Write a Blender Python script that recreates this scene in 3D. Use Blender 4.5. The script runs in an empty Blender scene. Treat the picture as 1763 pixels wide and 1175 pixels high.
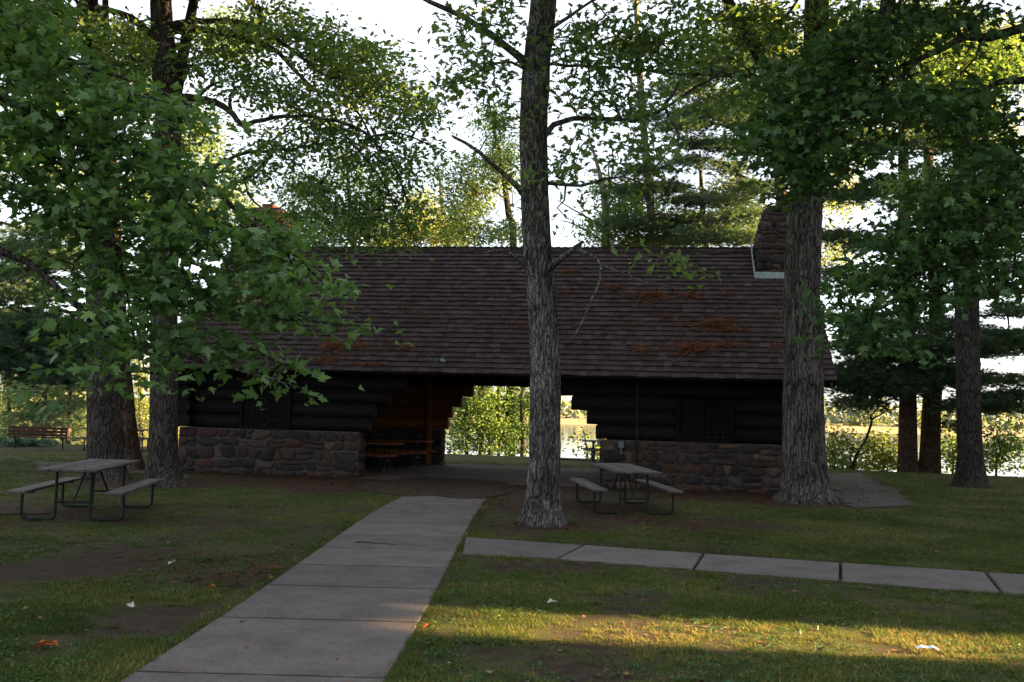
import bpy, math, random
import numpy as np
from mathutils import Vector, Matrix, noise as mnoise

# ------------------------------------------------------------------ camera, sky, sun, exposure
SC = bpy.context.scene
COL = SC.collection
FPX, CAMH, PITCH, ROLL = 1714.0, 1.75, 0.0700, 0.0264
_c, _s = math.cos, math.sin
CF = np.array([0, _c(PITCH), _s(PITCH)])
_r0 = np.array([1.0, 0, 0]); _u0 = np.array([0, -_s(PITCH), _c(PITCH)])
CR = _r0 * _c(ROLL) + _u0 * _s(ROLL)
CU = _u0 * _c(ROLL) - _r0 * _s(ROLL)
CAMP = np.array([0, 0, CAMH])
cam = bpy.data.cameras.new('camera')
camo = bpy.data.objects.new('camera', cam); COL.objects.link(camo); SC.camera = camo
cam.sensor_width = 36; cam.lens = 35.0; cam.clip_start = 0.1; cam.clip_end = 3000
camo.matrix_world = Matrix(((CR[0], CU[0], -CF[0], 0), (CR[1], CU[1], -CF[1], 0), (CR[2], CU[2], -CF[2], CAMH), (0, 0, 0, 1)))

SUN_EL, SUN_AZ = 15.0, 97.0          # azimuth clockwise from +Y
wd = bpy.data.worlds.new('World'); SC.world = wd; wd.use_nodes = True
_nt = wd.node_tree; _bg = _nt.nodes['Background']
sky = _nt.nodes.new('ShaderNodeTexSky'); sky.sky_type = 'NISHITA'; sky.sun_disc = False
sky.sun_elevation = math.radians(SUN_EL); sky.sun_rotation = math.radians(SUN_AZ)
sky.air_density = 1.0; sky.dust_density = 0.6; sky.ozone_density = 1.5
# thin bright overcast veil over the clear sky
_mx = _nt.nodes.new('ShaderNodeMix'); _mx.data_type = 'RGBA'; _mx.inputs[0].default_value = 0.82
_tcw = _nt.nodes.new('ShaderNodeTexCoord'); _cn = _nt.nodes.new('ShaderNodeTexNoise'); _cn.inputs['Scale'].default_value = 2.2; _cn.inputs['Detail'].default_value = 5
_cr = _nt.nodes.new('ShaderNodeValToRGB'); _cr.color_ramp.elements[0].position = .3; _cr.color_ramp.elements[1].position = .7
_cr.color_ramp.elements[0].color = (1.85, 1.92, 2.06, 1); _cr.color_ramp.elements[1].color = (2.35, 2.36, 2.42, 1)
_nt.links.new(_tcw.outputs['Generated'], _cn.inputs['Vector']); _nt.links.new(_cn.outputs[0], _cr.inputs[0])
_nt.links.new(sky.outputs[0], _mx.inputs[6]); _nt.links.new(_cr.outputs[0], _mx.inputs[7])
_nt.links.new(_mx.outputs[2], _bg.inputs[0]); _bg.inputs[1].default_value = 0.05
sunl = bpy.data.lights.new('sun', 'SUN'); suno = bpy.data.objects.new('sun', sunl); COL.objects.link(suno)
sunl.energy = 5.0; sunl.angle = math.radians(0.5); sunl.color = (1.0, 0.63, 0.28)
_az, _el = math.radians(SUN_AZ), math.radians(SUN_EL)
SUNV = Vector((math.sin(_az) * _c(_el), math.cos(_az) * _c(_el), _s(_el)))
suno.rotation_euler = SUNV.to_track_quat('Z', 'Y').to_euler(); suno.location = SUNV * 60
SC.view_settings.view_transform = 'Standard'; SC.view_settings.look = 'None'
SC.view_settings.gamma = 1; SC.view_settings.exposure = 3.82
try:
    SC.cycles.max_bounces = 6; SC.cycles.diffuse_bounces = 3; SC.cycles.transmission_bounces = 4
    SC.cycles.use_denoising = True
except Exception:
    pass

# ------------------------------------------------------------------ helpers
rng = np.random.default_rng(7)
random.seed(7)

def ray(px, py):
    return CF * FPX + CR * (px - 881.5) - CU * (py - 587.5)
def P(px, py, Y):
    d = ray(px, py); return CAMP + d * (Y / d[1])
def G(px, py, z=0.0):
    d = ray(px, py); return CAMP + d * ((z - CAMH) / d[2])

_tab = np.random.default_rng(3).random((256, 256))
def vnoise(x, y):
    x = np.asarray(x, float); y = np.asarray(y, float)
    i = np.floor(x).astype(int); j = np.floor(y).astype(int); f = x - i; g = y - j
    f = f * f * (3 - 2 * f); g = g * g * (3 - 2 * g)
    t = lambda a, b: _tab[a & 255, b & 255]
    return (t(i, j) * (1 - f) + t(i + 1, j) * f) * (1 - g) + (t(i, j + 1) * (1 - f) + t(i + 1, j + 1) * f) * g
def fbm(x, y, o=4):
    s = 0; a = 0.5
    for k in range(o):
        s = s + a * vnoise(x * 2 ** k + 17 * k, y * 2 ** k + 31 * k); a *= 0.5
    return s / (1 - 0.5 ** o)

def tag(o, label, cat, group=None, kind=None):
    if label: o['label'] = label
    if cat: o['category'] = cat
    if group: o['group'] = group
    if kind: o['kind'] = kind
    return o
def empty(name, loc, rz=0.0, label=None, cat=None, group=None):
    o = bpy.data.objects.new(name, None); COL.objects.link(o)
    o.location = Vector(loc); o.rotation_euler = (0, 0, rz)
    return tag(o, label, cat, group)
def link(name, me, mat, parent=None, origin=None):
    o = bpy.data.objects.new(name, me); COL.objects.link(o)
    if isinstance(mat, (list, tuple)):
        for m in mat: me.materials.append(m)
    elif mat: me.materials.append(mat)
    if origin is not None: o.location = Vector(origin)
    if parent: o.parent = parent
    return o
def copy_tree(o, parent=None):
    c = o.copy(); COL.objects.link(c)
    if parent: c.parent = parent
    for ch in list(o.children):
        copy_tree(ch, c)
    return c

class MB:
    """collects polygons with a per-face random tint, links them as one mesh"""
    def __init__(s): s.v = []; s.f = []; s.t = []; s.sm = []
    def face(s, pts, tint=0.5, smooth=False):
        n = len(s.v); s.v += [tuple(map(float, p)) for p in pts]; s.f.append(tuple(range(n, n + len(pts)))); s.t.append(tint); s.sm.append(smooth)
    def mesh(s, verts, faces, tint=0.5, smooth=False):
        n = len(s.v); s.v += [tuple(map(float, p)) for p in verts]
        for f in faces: s.f.append(tuple(n + i for i in f)); s.t.append(tint); s.sm.append(smooth)
    def box(s, c, d, tint=0.5, R=None, bev=0.0):
        x, y, z = [q / 2 for q in d]; vs = []; fs = []
        if bev <= 0:
            vs = [(a * x, b * y, e * z) for a in (-1, 1) for b in (-1, 1) for e in (-1, 1)]
            fs = [(0, 1, 3, 2), (4, 6, 7, 5), (0, 4, 5, 1), (2, 3, 7, 6), (0, 2, 6, 4), (1, 5, 7, 3)]
        else:
            b = min(bev, x * .9, y * .9, z * .9); idx = {}
            for sx in (-1, 1):
                for sy in (-1, 1):
                    for sz in (-1, 1):
                        idx[sx, sy, sz, 0] = len(vs); vs.append((sx * x, sy * (y - b), sz * (z - b)))
                        idx[sx, sy, sz, 1] = len(vs); vs.append((sx * (x - b), sy * y, sz * (z - b)))
                        idx[sx, sy, sz, 2] = len(vs); vs.append((sx * (x - b), sy * (y - b), sz * z))
            q = lambda *k: tuple(idx[i] for i in k)
            for g in (-1, 1):
                fs.append(q((g, -1, -1, 0), (g, 1, -1, 0), (g, 1, 1, 0), (g, -1, 1, 0)))
                fs.append(q((-1, g, -1, 1), (1, g, -1, 1), (1, g, 1, 1), (-1, g, 1, 1)))
                fs.append(q((-1, -1, g, 2), (1, -1, g, 2), (1, 1, g, 2), (-1, 1, g, 2)))
                for h in (-1, 1):
                    fs.append(q((g, h, -1, 0), (g, h, 1, 0), (g, h, 1, 1), (g, h, -1, 1)))
                    fs.append(q((g, -1, h, 0), (g, 1, h, 0), (g, 1, h, 2), (g, -1, h, 2)))
                    fs.append(q((-1, g, h, 1), (1, g, h, 1), (1, g, h, 2), (-1, g, h, 2)))
                    for k in (-1, 1):
                        fs.append(q((g, h, k, 0), (g, h, k, 1), (g, h, k, 2)))
        c = Vector(c)
        vs = [(R @ Vector(v) if R else Vector(v)) + c for v in vs]
        s.mesh(vs, fs, tint)
    def tube(s, pts, radii, n=8, tint=0.5, cap=True, smooth=True):
        pts = [Vector(p) for p in pts]; m = len(pts)
        if not hasattr(radii, '__len__'): radii = [radii] * m
        up = Vector((0, 0, 1)); vs = []; fs = []; prev = None
        for i, p in enumerate(pts):
            t = (pts[min(i + 1, m - 1)] - pts[max(i - 1, 0)])
            if t.length < 1e-9: t = up.copy()
            t.normalize()
            if prev is None:
                a = t.cross(up)
                if a.length < .1: a = t.cross(Vector((1, 0, 0)))
            else:
                a = prev - t * prev.dot(t)
                if a.length < 1e-6: a = t.cross(up)
            a.normalize(); b = t.cross(a); prev = a
            for k in range(n):
                w = 2 * math.pi * k / n
                vs.append(p + (a * math.cos(w) + b * math.sin(w)) * radii[i])
        for i in range(m - 1):
            for k in range(n):
                k2 = (k + 1) % n
                fs.append((i * n + k, i * n + k2, (i + 1) * n + k2, (i + 1) * n + k))
        s.mesh(vs, fs, tint, smooth)
        if cap:
            s.mesh(vs[:n], [tuple(range(n))[::-1]], tint); s.mesh(vs[-n:], [tuple(range(n))], tint)
    def build(s, name, mat, parent=None, origin=None, fixn=True):
        me = bpy.data.meshes.new(name); me.from_pydata(s.v, [], s.f)
        me.polygons.foreach_set('use_smooth', s.sm)
        at = me.attributes.new('tint', 'FLOAT', 'FACE'); at.data.foreach_set('value', np.array(s.t, np.float32))
        if fixn:
            import bmesh
            bm = bmesh.new(); bm.from_mesh(me); bmesh.ops.recalc_face_normals(bm, faces=bm.faces); bm.to_mesh(me); bm.free()
        me.update()
        return link(name, me, mat, parent, origin)

def npmesh(name, verts, loops, starts, tint, smooth=False):
    me = bpy.data.meshes.new(name)
    me.vertices.add(len(verts)); me.vertices.foreach_set('co', np.asarray(verts, np.float32).ravel())
    me.loops.add(len(loops)); me.loops.foreach_set('vertex_index', np.asarray(loops, np.int32))
    me.polygons.add(len(starts)); me.polygons.foreach_set('loop_start', np.asarray(starts, np.int32))
    at = me.attributes.new('tint', 'FLOAT', 'FACE'); at.data.foreach_set('value', np.asarray(tint, np.float32))
    me.update(calc_edges=True); me.validate()
    return me
def inst_mesh(name, tv, tf, pos, R, sc, tint):
    """N copies of template (tv, tf) in one mesh"""
    tv = np.asarray(tv, float); N = len(pos); k = len(tv)
    V = pos[:, None, :] + np.einsum('nij,kj->nki', R, tv) * np.asarray(sc).reshape(N, 1, 1)
    fl = np.concatenate([np.array(f) for f in tf]); ln = np.array([len(f) for f in tf]); L = len(fl)
    loops = (fl[None, :] + (np.arange(N) * k)[:, None]).ravel()
    st = (np.concatenate([[0], np.cumsum(ln)[:-1]])[None, :] + (np.arange(N) * L)[:, None]).ravel()
    return npmesh(name, V.reshape(-1, 3), loops, st, np.repeat(tint, len(tf)))
def frames(nrm, head):
    """rotation matrices with z = nrm, y close to head"""
    z = nrm / np.linalg.norm(nrm, axis=1, keepdims=True)
    x = np.cross(head, z); x /= np.linalg.norm(x, axis=1, keepdims=True) + 1e-9
    y = np.cross(z, x)
    return np.stack([x, y, z], axis=2)

# ------------------------------------------------------------------ materials
class NT:
    def __init__(s, name):
        s.m = bpy.data.materials.new(name); s.m.use_nodes = True; s.t = s.m.node_tree
        s.b = s.t.nodes['Principled BSDF']; s.out = s.t.nodes['Material Output']; s.b.inputs['Roughness'].default_value = .85
        s.b.inputs['Specular IOR Level'].default_value = .07
    def n(s, typ, **kw):
        o = s.t.nodes.new(typ)
        for k, v in kw.items():
            if k.startswith('i_'):
                key = k[2:]; key = int(key) if key.isdigit() else key.replace('_', ' ')
                if hasattr(v, 'is_output'): s.t.links.new(v, o.inputs[key])
                else: o.inputs[key].default_value = v
            else: setattr(o, k, v)
        return o
    def l(s, a, b): s.t.links.new(a, b)
    def coord(s, sc=(1, 1, 1), kind='Object'):
        tc = s.n('ShaderNodeTexCoord'); mp = s.n('ShaderNodeMapping'); s.l(tc.outputs[kind], mp.inputs[0]); mp.inputs[3].default_value = sc
        return mp.outputs[0]
    def noise(s, scale, det=4, sc=(1, 1, 1), rough=.6):
        return s.n('ShaderNodeTexNoise', i_Vector=s.coord(sc), i_Scale=scale, i_Detail=det, i_Roughness=rough).outputs[0]
    def ramp(s, fac, stops):
        r = s.n('ShaderNodeValToRGB'); s.l(fac, r.inputs[0]); e = r.color_ramp.elements
        while len(e) < len(stops): e.new(.5)
        for q, (p, c) in zip(e, stops): q.position = p; q.color = (c[0], c[1], c[2], 1) if hasattr(c, '__len__') else (c, c, c, 1)
        return r.outputs[0]
    def mix(s, fac, a, b, mode='MIX'):
        m = s.n('ShaderNodeMix', data_type='RGBA', blend_type=mode)
        for k, v in ((0, fac), (6, a), (7, b)):
            if hasattr(v, 'is_output'): s.l(v, m.inputs[k])
            elif k == 0: m.inputs[k].default_value = v
            else: m.inputs[k].default_value = (v[0], v[1], v[2], 1)
        return m.outputs[2]
    def attr(s, name='tint'):
        return s.n('ShaderNodeAttribute', attribute_name=name).outputs['Fac']
    def math(s, op, a, b=0.0):
        m = s.n('ShaderNodeMath', operation=op)
        for k, v in ((0, a), (1, b)):
            if hasattr(v, 'is_output'): s.l(v, m.inputs[k])
            else: m.inputs[k].default_value = v
        return m.outputs[0]
    def color(s, c):
        if hasattr(c, 'is_output'): s.l(c, s.b.inputs['Base Color'])
        else: s.b.inputs['Base Color'].default_value = (*c, 1)
    def bump(s, h, st=.5, d=.02):
        b = s.n('ShaderNodeBump', i_Strength=st, i_Distance=d); s.l(h, b.inputs['Height']); s.l(b.outputs[0], s.b.inputs['Normal']); return b

def mat_bark(name, dark, light, lichen, lamt=.5, sc=1.0, zs=2.6):
    m = NT(name)
    co = m.coord((1, 1, 1)); ns = m.n('ShaderNodeTexNoise', i_Vector=co, i_Scale=7.0, i_Detail=3.0)
    ad = m.n('ShaderNodeVectorMath', operation='MULTIPLY_ADD'); m.l(ns.outputs[1], ad.inputs[0]); ad.inputs[1].default_value = (.10, .10, .22); m.l(co, ad.inputs[2])
    mp = m.n('ShaderNodeMapping', i_Vector=ad.outputs[0]); mp.inputs[3].default_value = (20 * sc, 20 * sc, zs * sc)
    vo = m.n('ShaderNodeTexVoronoi', feature='DISTANCE_TO_EDGE', i_Vector=mp.outputs[0], i_Scale=1.0)
    mp2 = m.n('ShaderNodeMapping', i_Vector=ad.outputs[0]); mp2.inputs[3].default_value = (34 * sc, 34 * sc, 11 * sc)
    v2 = m.n('ShaderNodeTexVoronoi', feature='F1', i_Vector=mp2.outputs[0], i_Scale=1.0)
    crack = m.ramp(vo.outputs['Distance'], [(.0, 0.0), (.16, 1.0)])
    fine = m.noise(34 * sc, 5, (1, 1, .3), .7)
    mid = [(x + y) / 2 for x, y in zip(dark, light)]
    col = m.ramp(m.math('ADD', m.math('MULTIPLY', v2.outputs['Color'], .45), m.math('MULTIPLY', fine, .6)), [(.32, mid), (.72, light)])
    col = m.mix(crack, dark, col)
    big = m.ramp(m.noise(1.7, 4), [(.35, .72), (.65, 1.15)]); col = m.mix(1.0, col, big, 'MULTIPLY')
    li = m.ramp(m.noise(3.1, 6, (1, 1, .7), .75), [(lamt, 0.0), (lamt + .07, .8)])
    li2 = m.math('MULTIPLY', m.math('MULTIPLY', li, m.ramp(m.noise(30, 4), [(.42, .0), (.58, 1.0)])), m.math('ADD', m.math('MULTIPLY', crack, .7), .3))
    col = m.mix(li2, col, lichen)
    m.color(col); m.b.inputs['Roughness'].default_value = .92
    m.bump(m.math('ADD', m.math('MULTIPLY', crack, .8), m.math('MULTIPLY', fine, .5)), .9, .03)
    return m.m
def mat_leaf(name, c0, c1, c2, trans=.35, rough=.45):
    m = NT(name); t = m.attr()
    big = m.noise(.55, 2)
    f = m.math('ADD', m.math('MULTIPLY', t, .65), m.math('MULTIPLY', big, .4))
    col = m.ramp(f, [(.15, c0), (.55, c1), (.95, c2)])
    m.color(col); m.b.inputs['Roughness'].default_value = rough; m.b.inputs['Specular IOR Level'].default_value = .22
    tr = m.n('ShaderNodeBsdfTranslucent'); tc = m.mix(1.0, col, (1.15, 1.25, .45), 'MULTIPLY'); m.l(tc, tr.inputs[0])
    ms = m.n('ShaderNodeMixShader'); ms.inputs[0].default_value = trans
    m.l(m.b.outputs[0], ms.inputs[1]); m.l(tr.outputs[0], ms.inputs[2]); m.l(ms.outputs[0], m.out.inputs[0])
    return m.m
def mat_simple(name, c, rough=.8, var=.25, nsc=8, bump=0.0, sc=(1, 1, 1), tint=0.0, metal=0.0):
    m = NT(name); n = m.noise(nsc, 5, sc)
    lo = [x * (1 - var) for x in c]; hi = [min(1, x * (1 + var)) for x in c]
    col = m.ramp(n, [(.3, lo), (.7, hi)])
    if tint:
        k = m.ramp(m.attr(), [(0, 1 - tint), (1, 1 + tint)]); col = m.mix(1.0, col, k, 'MULTIPLY')
    m.color(col); m.b.inputs['Roughness'].default_value = rough; m.b.inputs['Metallic'].default_value = metal
    if bump: m.bump(n, bump, .02)
    return m.m

BARK_OAK = mat_bark('grey_oak_bark', (.022, .019, .018), (.125, .116, .108), (.23, .245, .22), .49)
BARK_BIG = mat_bark('furrowed_oak_bark', (.015, .013, .012), (.135, .124, .115), (.19, .195, .175), .56, .85, 1.25)
BARK_DARK = mat_bark('dark_maple_bark', (.014, .012, .011), (.080, .071, .064), (.12, .125, .11), .58)
BARK_PINE = mat_bark('red_pine_bark', (.028, .018, .014), (.13, .085, .06), (.15, .11, .08), .62)
BARK_PALE = mat_bark('pale_poplar_bark', (.10, .09, .075), (.30, .28, .22), (.3, .3, .24), .5)
LEAF_NEAR = mat_leaf('near_maple_leaf', (0.060, 0.120, 0.050), (0.100, 0.185, 0.070), (0.17, 0.27, 0.085), 0.42)
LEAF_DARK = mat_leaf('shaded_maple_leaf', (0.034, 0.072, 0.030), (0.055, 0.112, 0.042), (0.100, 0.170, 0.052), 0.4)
LEAF_MID = mat_leaf('oak_leaf', (0.075, 0.130, 0.055), (0.120, 0.195, 0.075), (0.20, 0.26, 0.085), 0.52)
LEAF_FAR = mat_leaf('light_green_leaf', (0.085, 0.14, 0.062), (0.13, 0.2, 0.08), (0.22, 0.26, 0.09), 0.5)
LEAF_YEL = mat_leaf('yellow_green_leaf', (0.11, 0.155, 0.055), (0.17, 0.215, 0.075), (0.29, 0.275, 0.1), 0.5)
NEEDLE = mat_leaf('pine_needle_green', (0.032, 0.062, 0.038), (0.052, 0.094, 0.054), (0.1, 0.12, 0.058), 0.25)
NEEDLE_P = mat_leaf('sunlit_needle', (.085, .135, .085), (.13, .19, .115), (.20, .25, .13), .35)  # sunlight missing on the far left pines is put into this paler colour
NEEDLE_B = mat_leaf('blue_green_needle', (0.046, 0.085, 0.066), (0.078, 0.13, 0.092), (0.12, 0.165, 0.105), 0.3)
# ---- ground
def mat_ground():
    m = NT('lawn_and_dirt'); g = m.attr('grass'); r = m.attr('red')
    f1 = m.noise(3.2, 6); f2 = m.noise(38, 4)
    k = m.ramp(m.math('ADD', g, m.math('MULTIPLY', m.math('SUBTRACT', m.math('ADD', m.math('MULTIPLY', f1, .45), m.math('MULTIPLY', f2, .55)), .5), 2.6)), [(.38, 0.0), (.62, 1.0)])
    dirt = m.ramp(m.noise(6, 6), [(.3, (.026, .019, .014)), (.6, (.052, .039, .029)), (.8, (.095, .071, .056))])
    red = m.ramp(m.noise(30, 4), [(.35, (.028, .014, .010)), (.65, (.066, .032, .021))])
    dirt = m.mix(r, dirt, red)
    gr = m.ramp(m.math('ADD', m.math('MULTIPLY', m.noise(1.1, 3), .5), m.math('MULTIPLY', m.noise(45, 3), .5)), [(.35, (.028, .036, .012)), (.5, (.050, .058, .018)), (.66, (.085, .082, .030))])
    m.color(m.mix(k, dirt, gr)); m.b.inputs['Roughness'].default_value = .95
    m.bump(m.math('ADD', f2, m.noise(120, 2)), .7, .03)
    return m.m
GROUND = mat_ground()
def mat_concrete(name, base, stain=.4):
    m = NT(name); n = m.noise(2.2, 6); n2 = m.noise(60, 3); n3 = m.noise(9, 5)
    col = m.ramp(n, [(.3, [x * (1 - stain) for x in base]), (.55, base), (.8, [x * 1.18 for x in base])])
    col = m.mix(m.ramp(n3, [(.5, 0.0), (.68, .65)]), col, [x * .55 for x in base])
    col = m.mix(.38, col, m.ramp(n2, [(.35, [x * .5 for x in base]), (.65, [x * 1.35 for x in base])]))
    k = m.ramp(m.attr(), [(0, .88), (1, 1.1)]); col = m.mix(1.0, col, k, 'MULTIPLY'); col = m.mix(m.math('GREATER_THAN', m.attr(), 1.5), col, (.026, .023, .017))
    m.color(col); m.b.inputs['Roughness'].default_value = .9; m.bump(n2, .35, .01)
    return m.m
CONC = mat_concrete('old_concrete', (.122, .107, .103), .5)
FLOORC = mat_concrete('stained_floor_concrete', (.115, .088, .077), .6)
GRAVEL = mat_concrete('stony_gravel', (.085, .071, .070), .5)

# ------------------------------------------------------------------ terrain (one sheet to the far shore) and the lake
WATER_Z = -2.5
def bank_y(x):                       # where the lawn drops to the lake
    return np.interp(x, [-60, -12, -2, 8, 14, 20, 40], [39, 39, 39.5, 37.5, 34.5, 32.5, 31])
def ground_z(x, y):
    x = np.asarray(x, float); y = np.asarray(y, float)
    b = bank_y(x)
    d = y - b
    z = np.where(d > 0, -3.4 * (1 - np.exp(-np.maximum(d, 0) / 5.0)), 0.0)
    near = .025 * (fbm(x * .5, y * .5, 3) - .5) * np.clip((y - 1) / 3, 0, 1)
    far = np.clip((y - 322 + 14 * (vnoise(x * .012, x * 0 + 3) - .5)) / 30, 0, 1)
    z = z + near + far * 1.35 + np.clip((y - 420) / 200, 0, 1) * 7 * vnoise(x * .006, y * .006)
    left = np.clip((-x - 20) / 10, 0, 1) * np.clip((y - 40) / 8, 0, 1)      # meadow on the left beyond the trees
    return z + left * 2.6
TABLES_XY = []
DIRT = []          # (x, y, radius, redness)
PATHMASK = []      # polygons where no grass grows

# main walk
PL = [(120, 1235), (210, 1172), (375, 1066), (500, 980), (600, 910), (652, 876), (690, 858), (708, 845)]
PR = [(622, 1235), (665, 1170), (708, 1094), (740, 1040), (795, 930), (818, 886), (836, 862), (840, 846)]
PLg = np.array([G(*p)[:2] for p in PL]); PRg = np.array([G(*p)[:2] for p in PR])
# extend toward the viewer
PLg = np.vstack([PLg[0] + (PLg[0] - PLg[1]) * 6, PLg]); PRg = np.vstack([PRg[0] + (PRg[0] - PRg[1]) * 6, PRg])
def edge_at(E, y):
    return np.interp(y, E[:, 1], E[:, 0])
def inpath(x, y, pad=0.0):
    a = (x > edge_at(PLg, y) - pad) & (x < edge_at(PRg, y) + pad) & (y < PLg[-1, 1] + .2)
    S0, S1 = G(800, 925), G(1763, 990); T0, T1 = G(795, 955), G(1763, 1026)
    yu = S0[1] + (x - S0[0]) * (S1[1] - S0[1]) / (S1[0] - S0[0]); yl = T0[1] + (x - T0[0]) * (T1[1] - T0[1]) / (T1[0] - T0[0])
    b = (y > yl - pad) & (y < yu + pad) & (x > min(S0[0], T0[0]))
    return a | b
# building frame
BX, BY, BYAW, BD = -0.335, 24.36, 0.1489, 7.0
BA = np.array([_c(BYAW), -_s(BYAW)]); BB = np.array([_s(BYAW), _c(BYAW)])
def BW(s, t, z=0.0):
    p = np.array([BX, BY]) + BA * s + BB * t; return np.array([p[0], p[1], z])
def inbuild(x, y, pad=0.0):
    s = (x - BX) * BA[0] + (y - BY) * BA[1]; t = (x - BX) * BB[0] + (y - BY) * BB[1]
    return (s > -8.3 - pad) & (s < 7.5 + pad) & (t > -.1 - pad) & (t < BD + .2 + pad)

for px, py, r, red in ((125, 885, 2.2, .25), (1070, 882, 2.0, .3), (935, 905, 1.0, .7), (1390, 862, 1.6, .8), (282, 838, 1.2, .6), (190, 830, 1.3, .5),
                       (300, 1060, .55, .0), (430, 1000, .6, .1), (1055, 1035, .5, .0), (880, 978, .3, .15), (1000, 975, .4, .1), (1585, 815, 2.6, 1.), (1672, 838, 1.1, .7),
                       (1290, 1000, .4, 0.), (720, 1010, .1, 0.), (620, 835, 2.3, .7), (760, 840, 2.2, .6), (880, 845, 2., .5), (470, 832, 1.5, .55), (1200, 855, 1.6, .45), (1330, 862, 1.4, .6), (350, 830, 1.4, .5), (1240, 900, 1.2, .3), (930, 870, 1.8, .5), (60, 990, 1.0, 0.), (200, 955, .8, .1), (1500, 1110, .5, .0), (240, 775, 2.0, .3), (110, 775, 1.8, .2), (1010, 1150, .35, 0.)):
    g = G(px, py); DIRT.append((g[0], g[1], r, red))
def dirt_fields(x, y):
    g = .755 + .95 * (fbm(x * .75 + 5, y * .75, 4) - .5) + np.clip((x - 5) * .05, -.1, .25)
    g = np.where(y > 26, g + .12, g)
    red = np.zeros_like(x) + np.clip(fbm(x * .4 + 40, y * .4, 3) - .52, 0, 1) * 1.2
    nz = fbm(x * 2.1 + 3, y * 2.1 + 8, 3)
    for (cx, cy, r, rd) in DIRT:
        w = np.exp(-(((x - cx) ** 2 + ((y - cy) * (1.0 if r > .9 else .8)) ** 2) / r ** 2 * (.6 + .8 * nz)) ** .9)
        g = g - w * .36; red = np.maximum(red, w * rd)
    # bare strip along the building
    s = (x - BX) * BA[0] + (y - BY) * BA[1]; t = (x - BX) * BB[0] + (y - BY) * BB[1]
    w = np.exp(-((np.minimum(t, 0) + .0) / 1.5) ** 2) * (t < .5) * (np.abs(s) < 9) * .7
    g = g - w; red = np.maximum(red, w * .75)
    return np.clip(g, 0, 1), np.clip(red, 0, 1)

def make_ground():
    xs = np.unique(np.concatenate([np.linspace(-700, -60, 33), np.linspace(-60, -16, 45), np.arange(-16, 18, .16), np.linspace(18, 60, 43), np.linspace(60, 700, 33)]).round(3))
    ys = np.unique(np.concatenate([np.linspace(-60, 2, 32), np.arange(2, 42, .16), np.linspace(42, 80, 40), np.linspace(80, 300, 23), np.linspace(300, 460, 50), np.linspace(460, 1500, 22)]).round(3))
    X, Y = np.meshgrid(xs, ys); Z = ground_z(X, Y)
    on = inpath(X, Y, -.26) | inbuild(X, Y, -.3)
    Z = np.where(on, Z * 0 - .05, Z)
    nx, ny = len(xs), len(ys)
    V = np.stack([X, Y, Z], -1).reshape(-1, 3)
    i = np.arange(nx * ny).reshape(ny, nx)
    q = np.stack([i[:-1, :-1], i[:-1, 1:], i[1:, 1:], i[1:, :-1]], -1).reshape(-1, 4)
    me = npmesh('ground', V, q.ravel(), np.arange(len(q)) * 4, np.zeros(len(q)))
    g, r = dirt_fields(X, Y)
    far = Y > 43; g = np.where(far, .9, g); r = np.where(far, 0, r)
    for nm, a in (('grass', g), ('red', r)):
        at = me.attributes.new(nm, 'FLOAT', 'POINT'); at.data.foreach_set('value', a.ravel().astype(np.float32))
    me.polygons.foreach_set('use_smooth', np.ones(len(q), bool))
    o = link('ground', me, GROUND); o['kind'] = 'structure'
make_ground()

def mat_water():
    m = NT('lake_water'); m.color((.02, .03, .03)); m.b.inputs['Roughness'].default_value = .06; m.b.inputs['Specular IOR Level'].default_value = .5
    m.bump(m.noise(1.4, 4, (1, .35, 1)), .12, .1)
    return m.m
mb = MB(); mb.face([(-700, 34, WATER_Z), (700, 34, WATER_Z), (700, 420, WATER_Z), (-700, 420, WATER_Z)])
mb.build('lake_water', mat_water())['kind'] = 'structure'
# far marsh meadow (a pale yellow strip beyond the water)
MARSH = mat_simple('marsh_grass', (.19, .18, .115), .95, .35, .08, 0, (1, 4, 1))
xs = np.linspace(-420, 420, 85); mb = MB()
for j, (y0, y1, z0, z1) in enumerate(((330, 352, -2.44, -1.9), (352, 420, -1.9, -.7), (420, 560, -.7, 2.5))):
    for a, b in zip(xs[:-1], xs[1:]):
        e = lambda x: (vnoise(np.array(x * .011), np.array(2.)) - .5) * 34 if j == 0 else 0
        mb.face([(a, y0 + e(a), z0 + .02 * j), (b, y0 + e(b), z0 + .02 * j), (b, y1, z1 + .02), (a, y1, z1 + .02)])
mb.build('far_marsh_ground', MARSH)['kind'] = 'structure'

# ------------------------------------------------------------------ walks
mb = MB()
_dd = [G(*p) for p in ((610, 846), (660, 851), (700, 857), (745, 855), (790, 860), (836, 861), (885, 848), (870, 830), (740, 822), (620, 830))]
def slab_strip(mb, L0, R0, L1, R1, top=.02, gap=.012, tint=.5):
    L0, R0, L1, R1 = [np.array(q[:2]) for q in (L0, R0, L1, R1)]
    dl = (L1 - L0) / np.linalg.norm(L1 - L0); dr = (R1 - R0) / np.linalg.norm(R1 - R0)
    c = [L0 + dl * gap, R0 + dr * gap, R1 - dr * gap, L1 - dl * gap]
    cen = sum(c) / 4
    ins = [p + (cen - p) / np.linalg.norm(cen - p) * .018 for p in c]
    T = [(*p, top) for p in ins]; M = [(*p, top - .012) for p in c]; B = [(*p, -.12) for p in c]
    mb.face(T, tint)
    for i in range(4):
        j = (i + 1) % 4
        mb.face([M[i], M[j], T[j], T[i]], tint); mb.face([B[i], B[j], M[j], M[i]], tint)
mb = MB()
ycuts = [1.2, 2.7, 4.2] + [float(G(520, y)[1]) for y in (1166, 1068, 1010, 973, 943, 919, 898, 880, 864, 849)]
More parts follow.
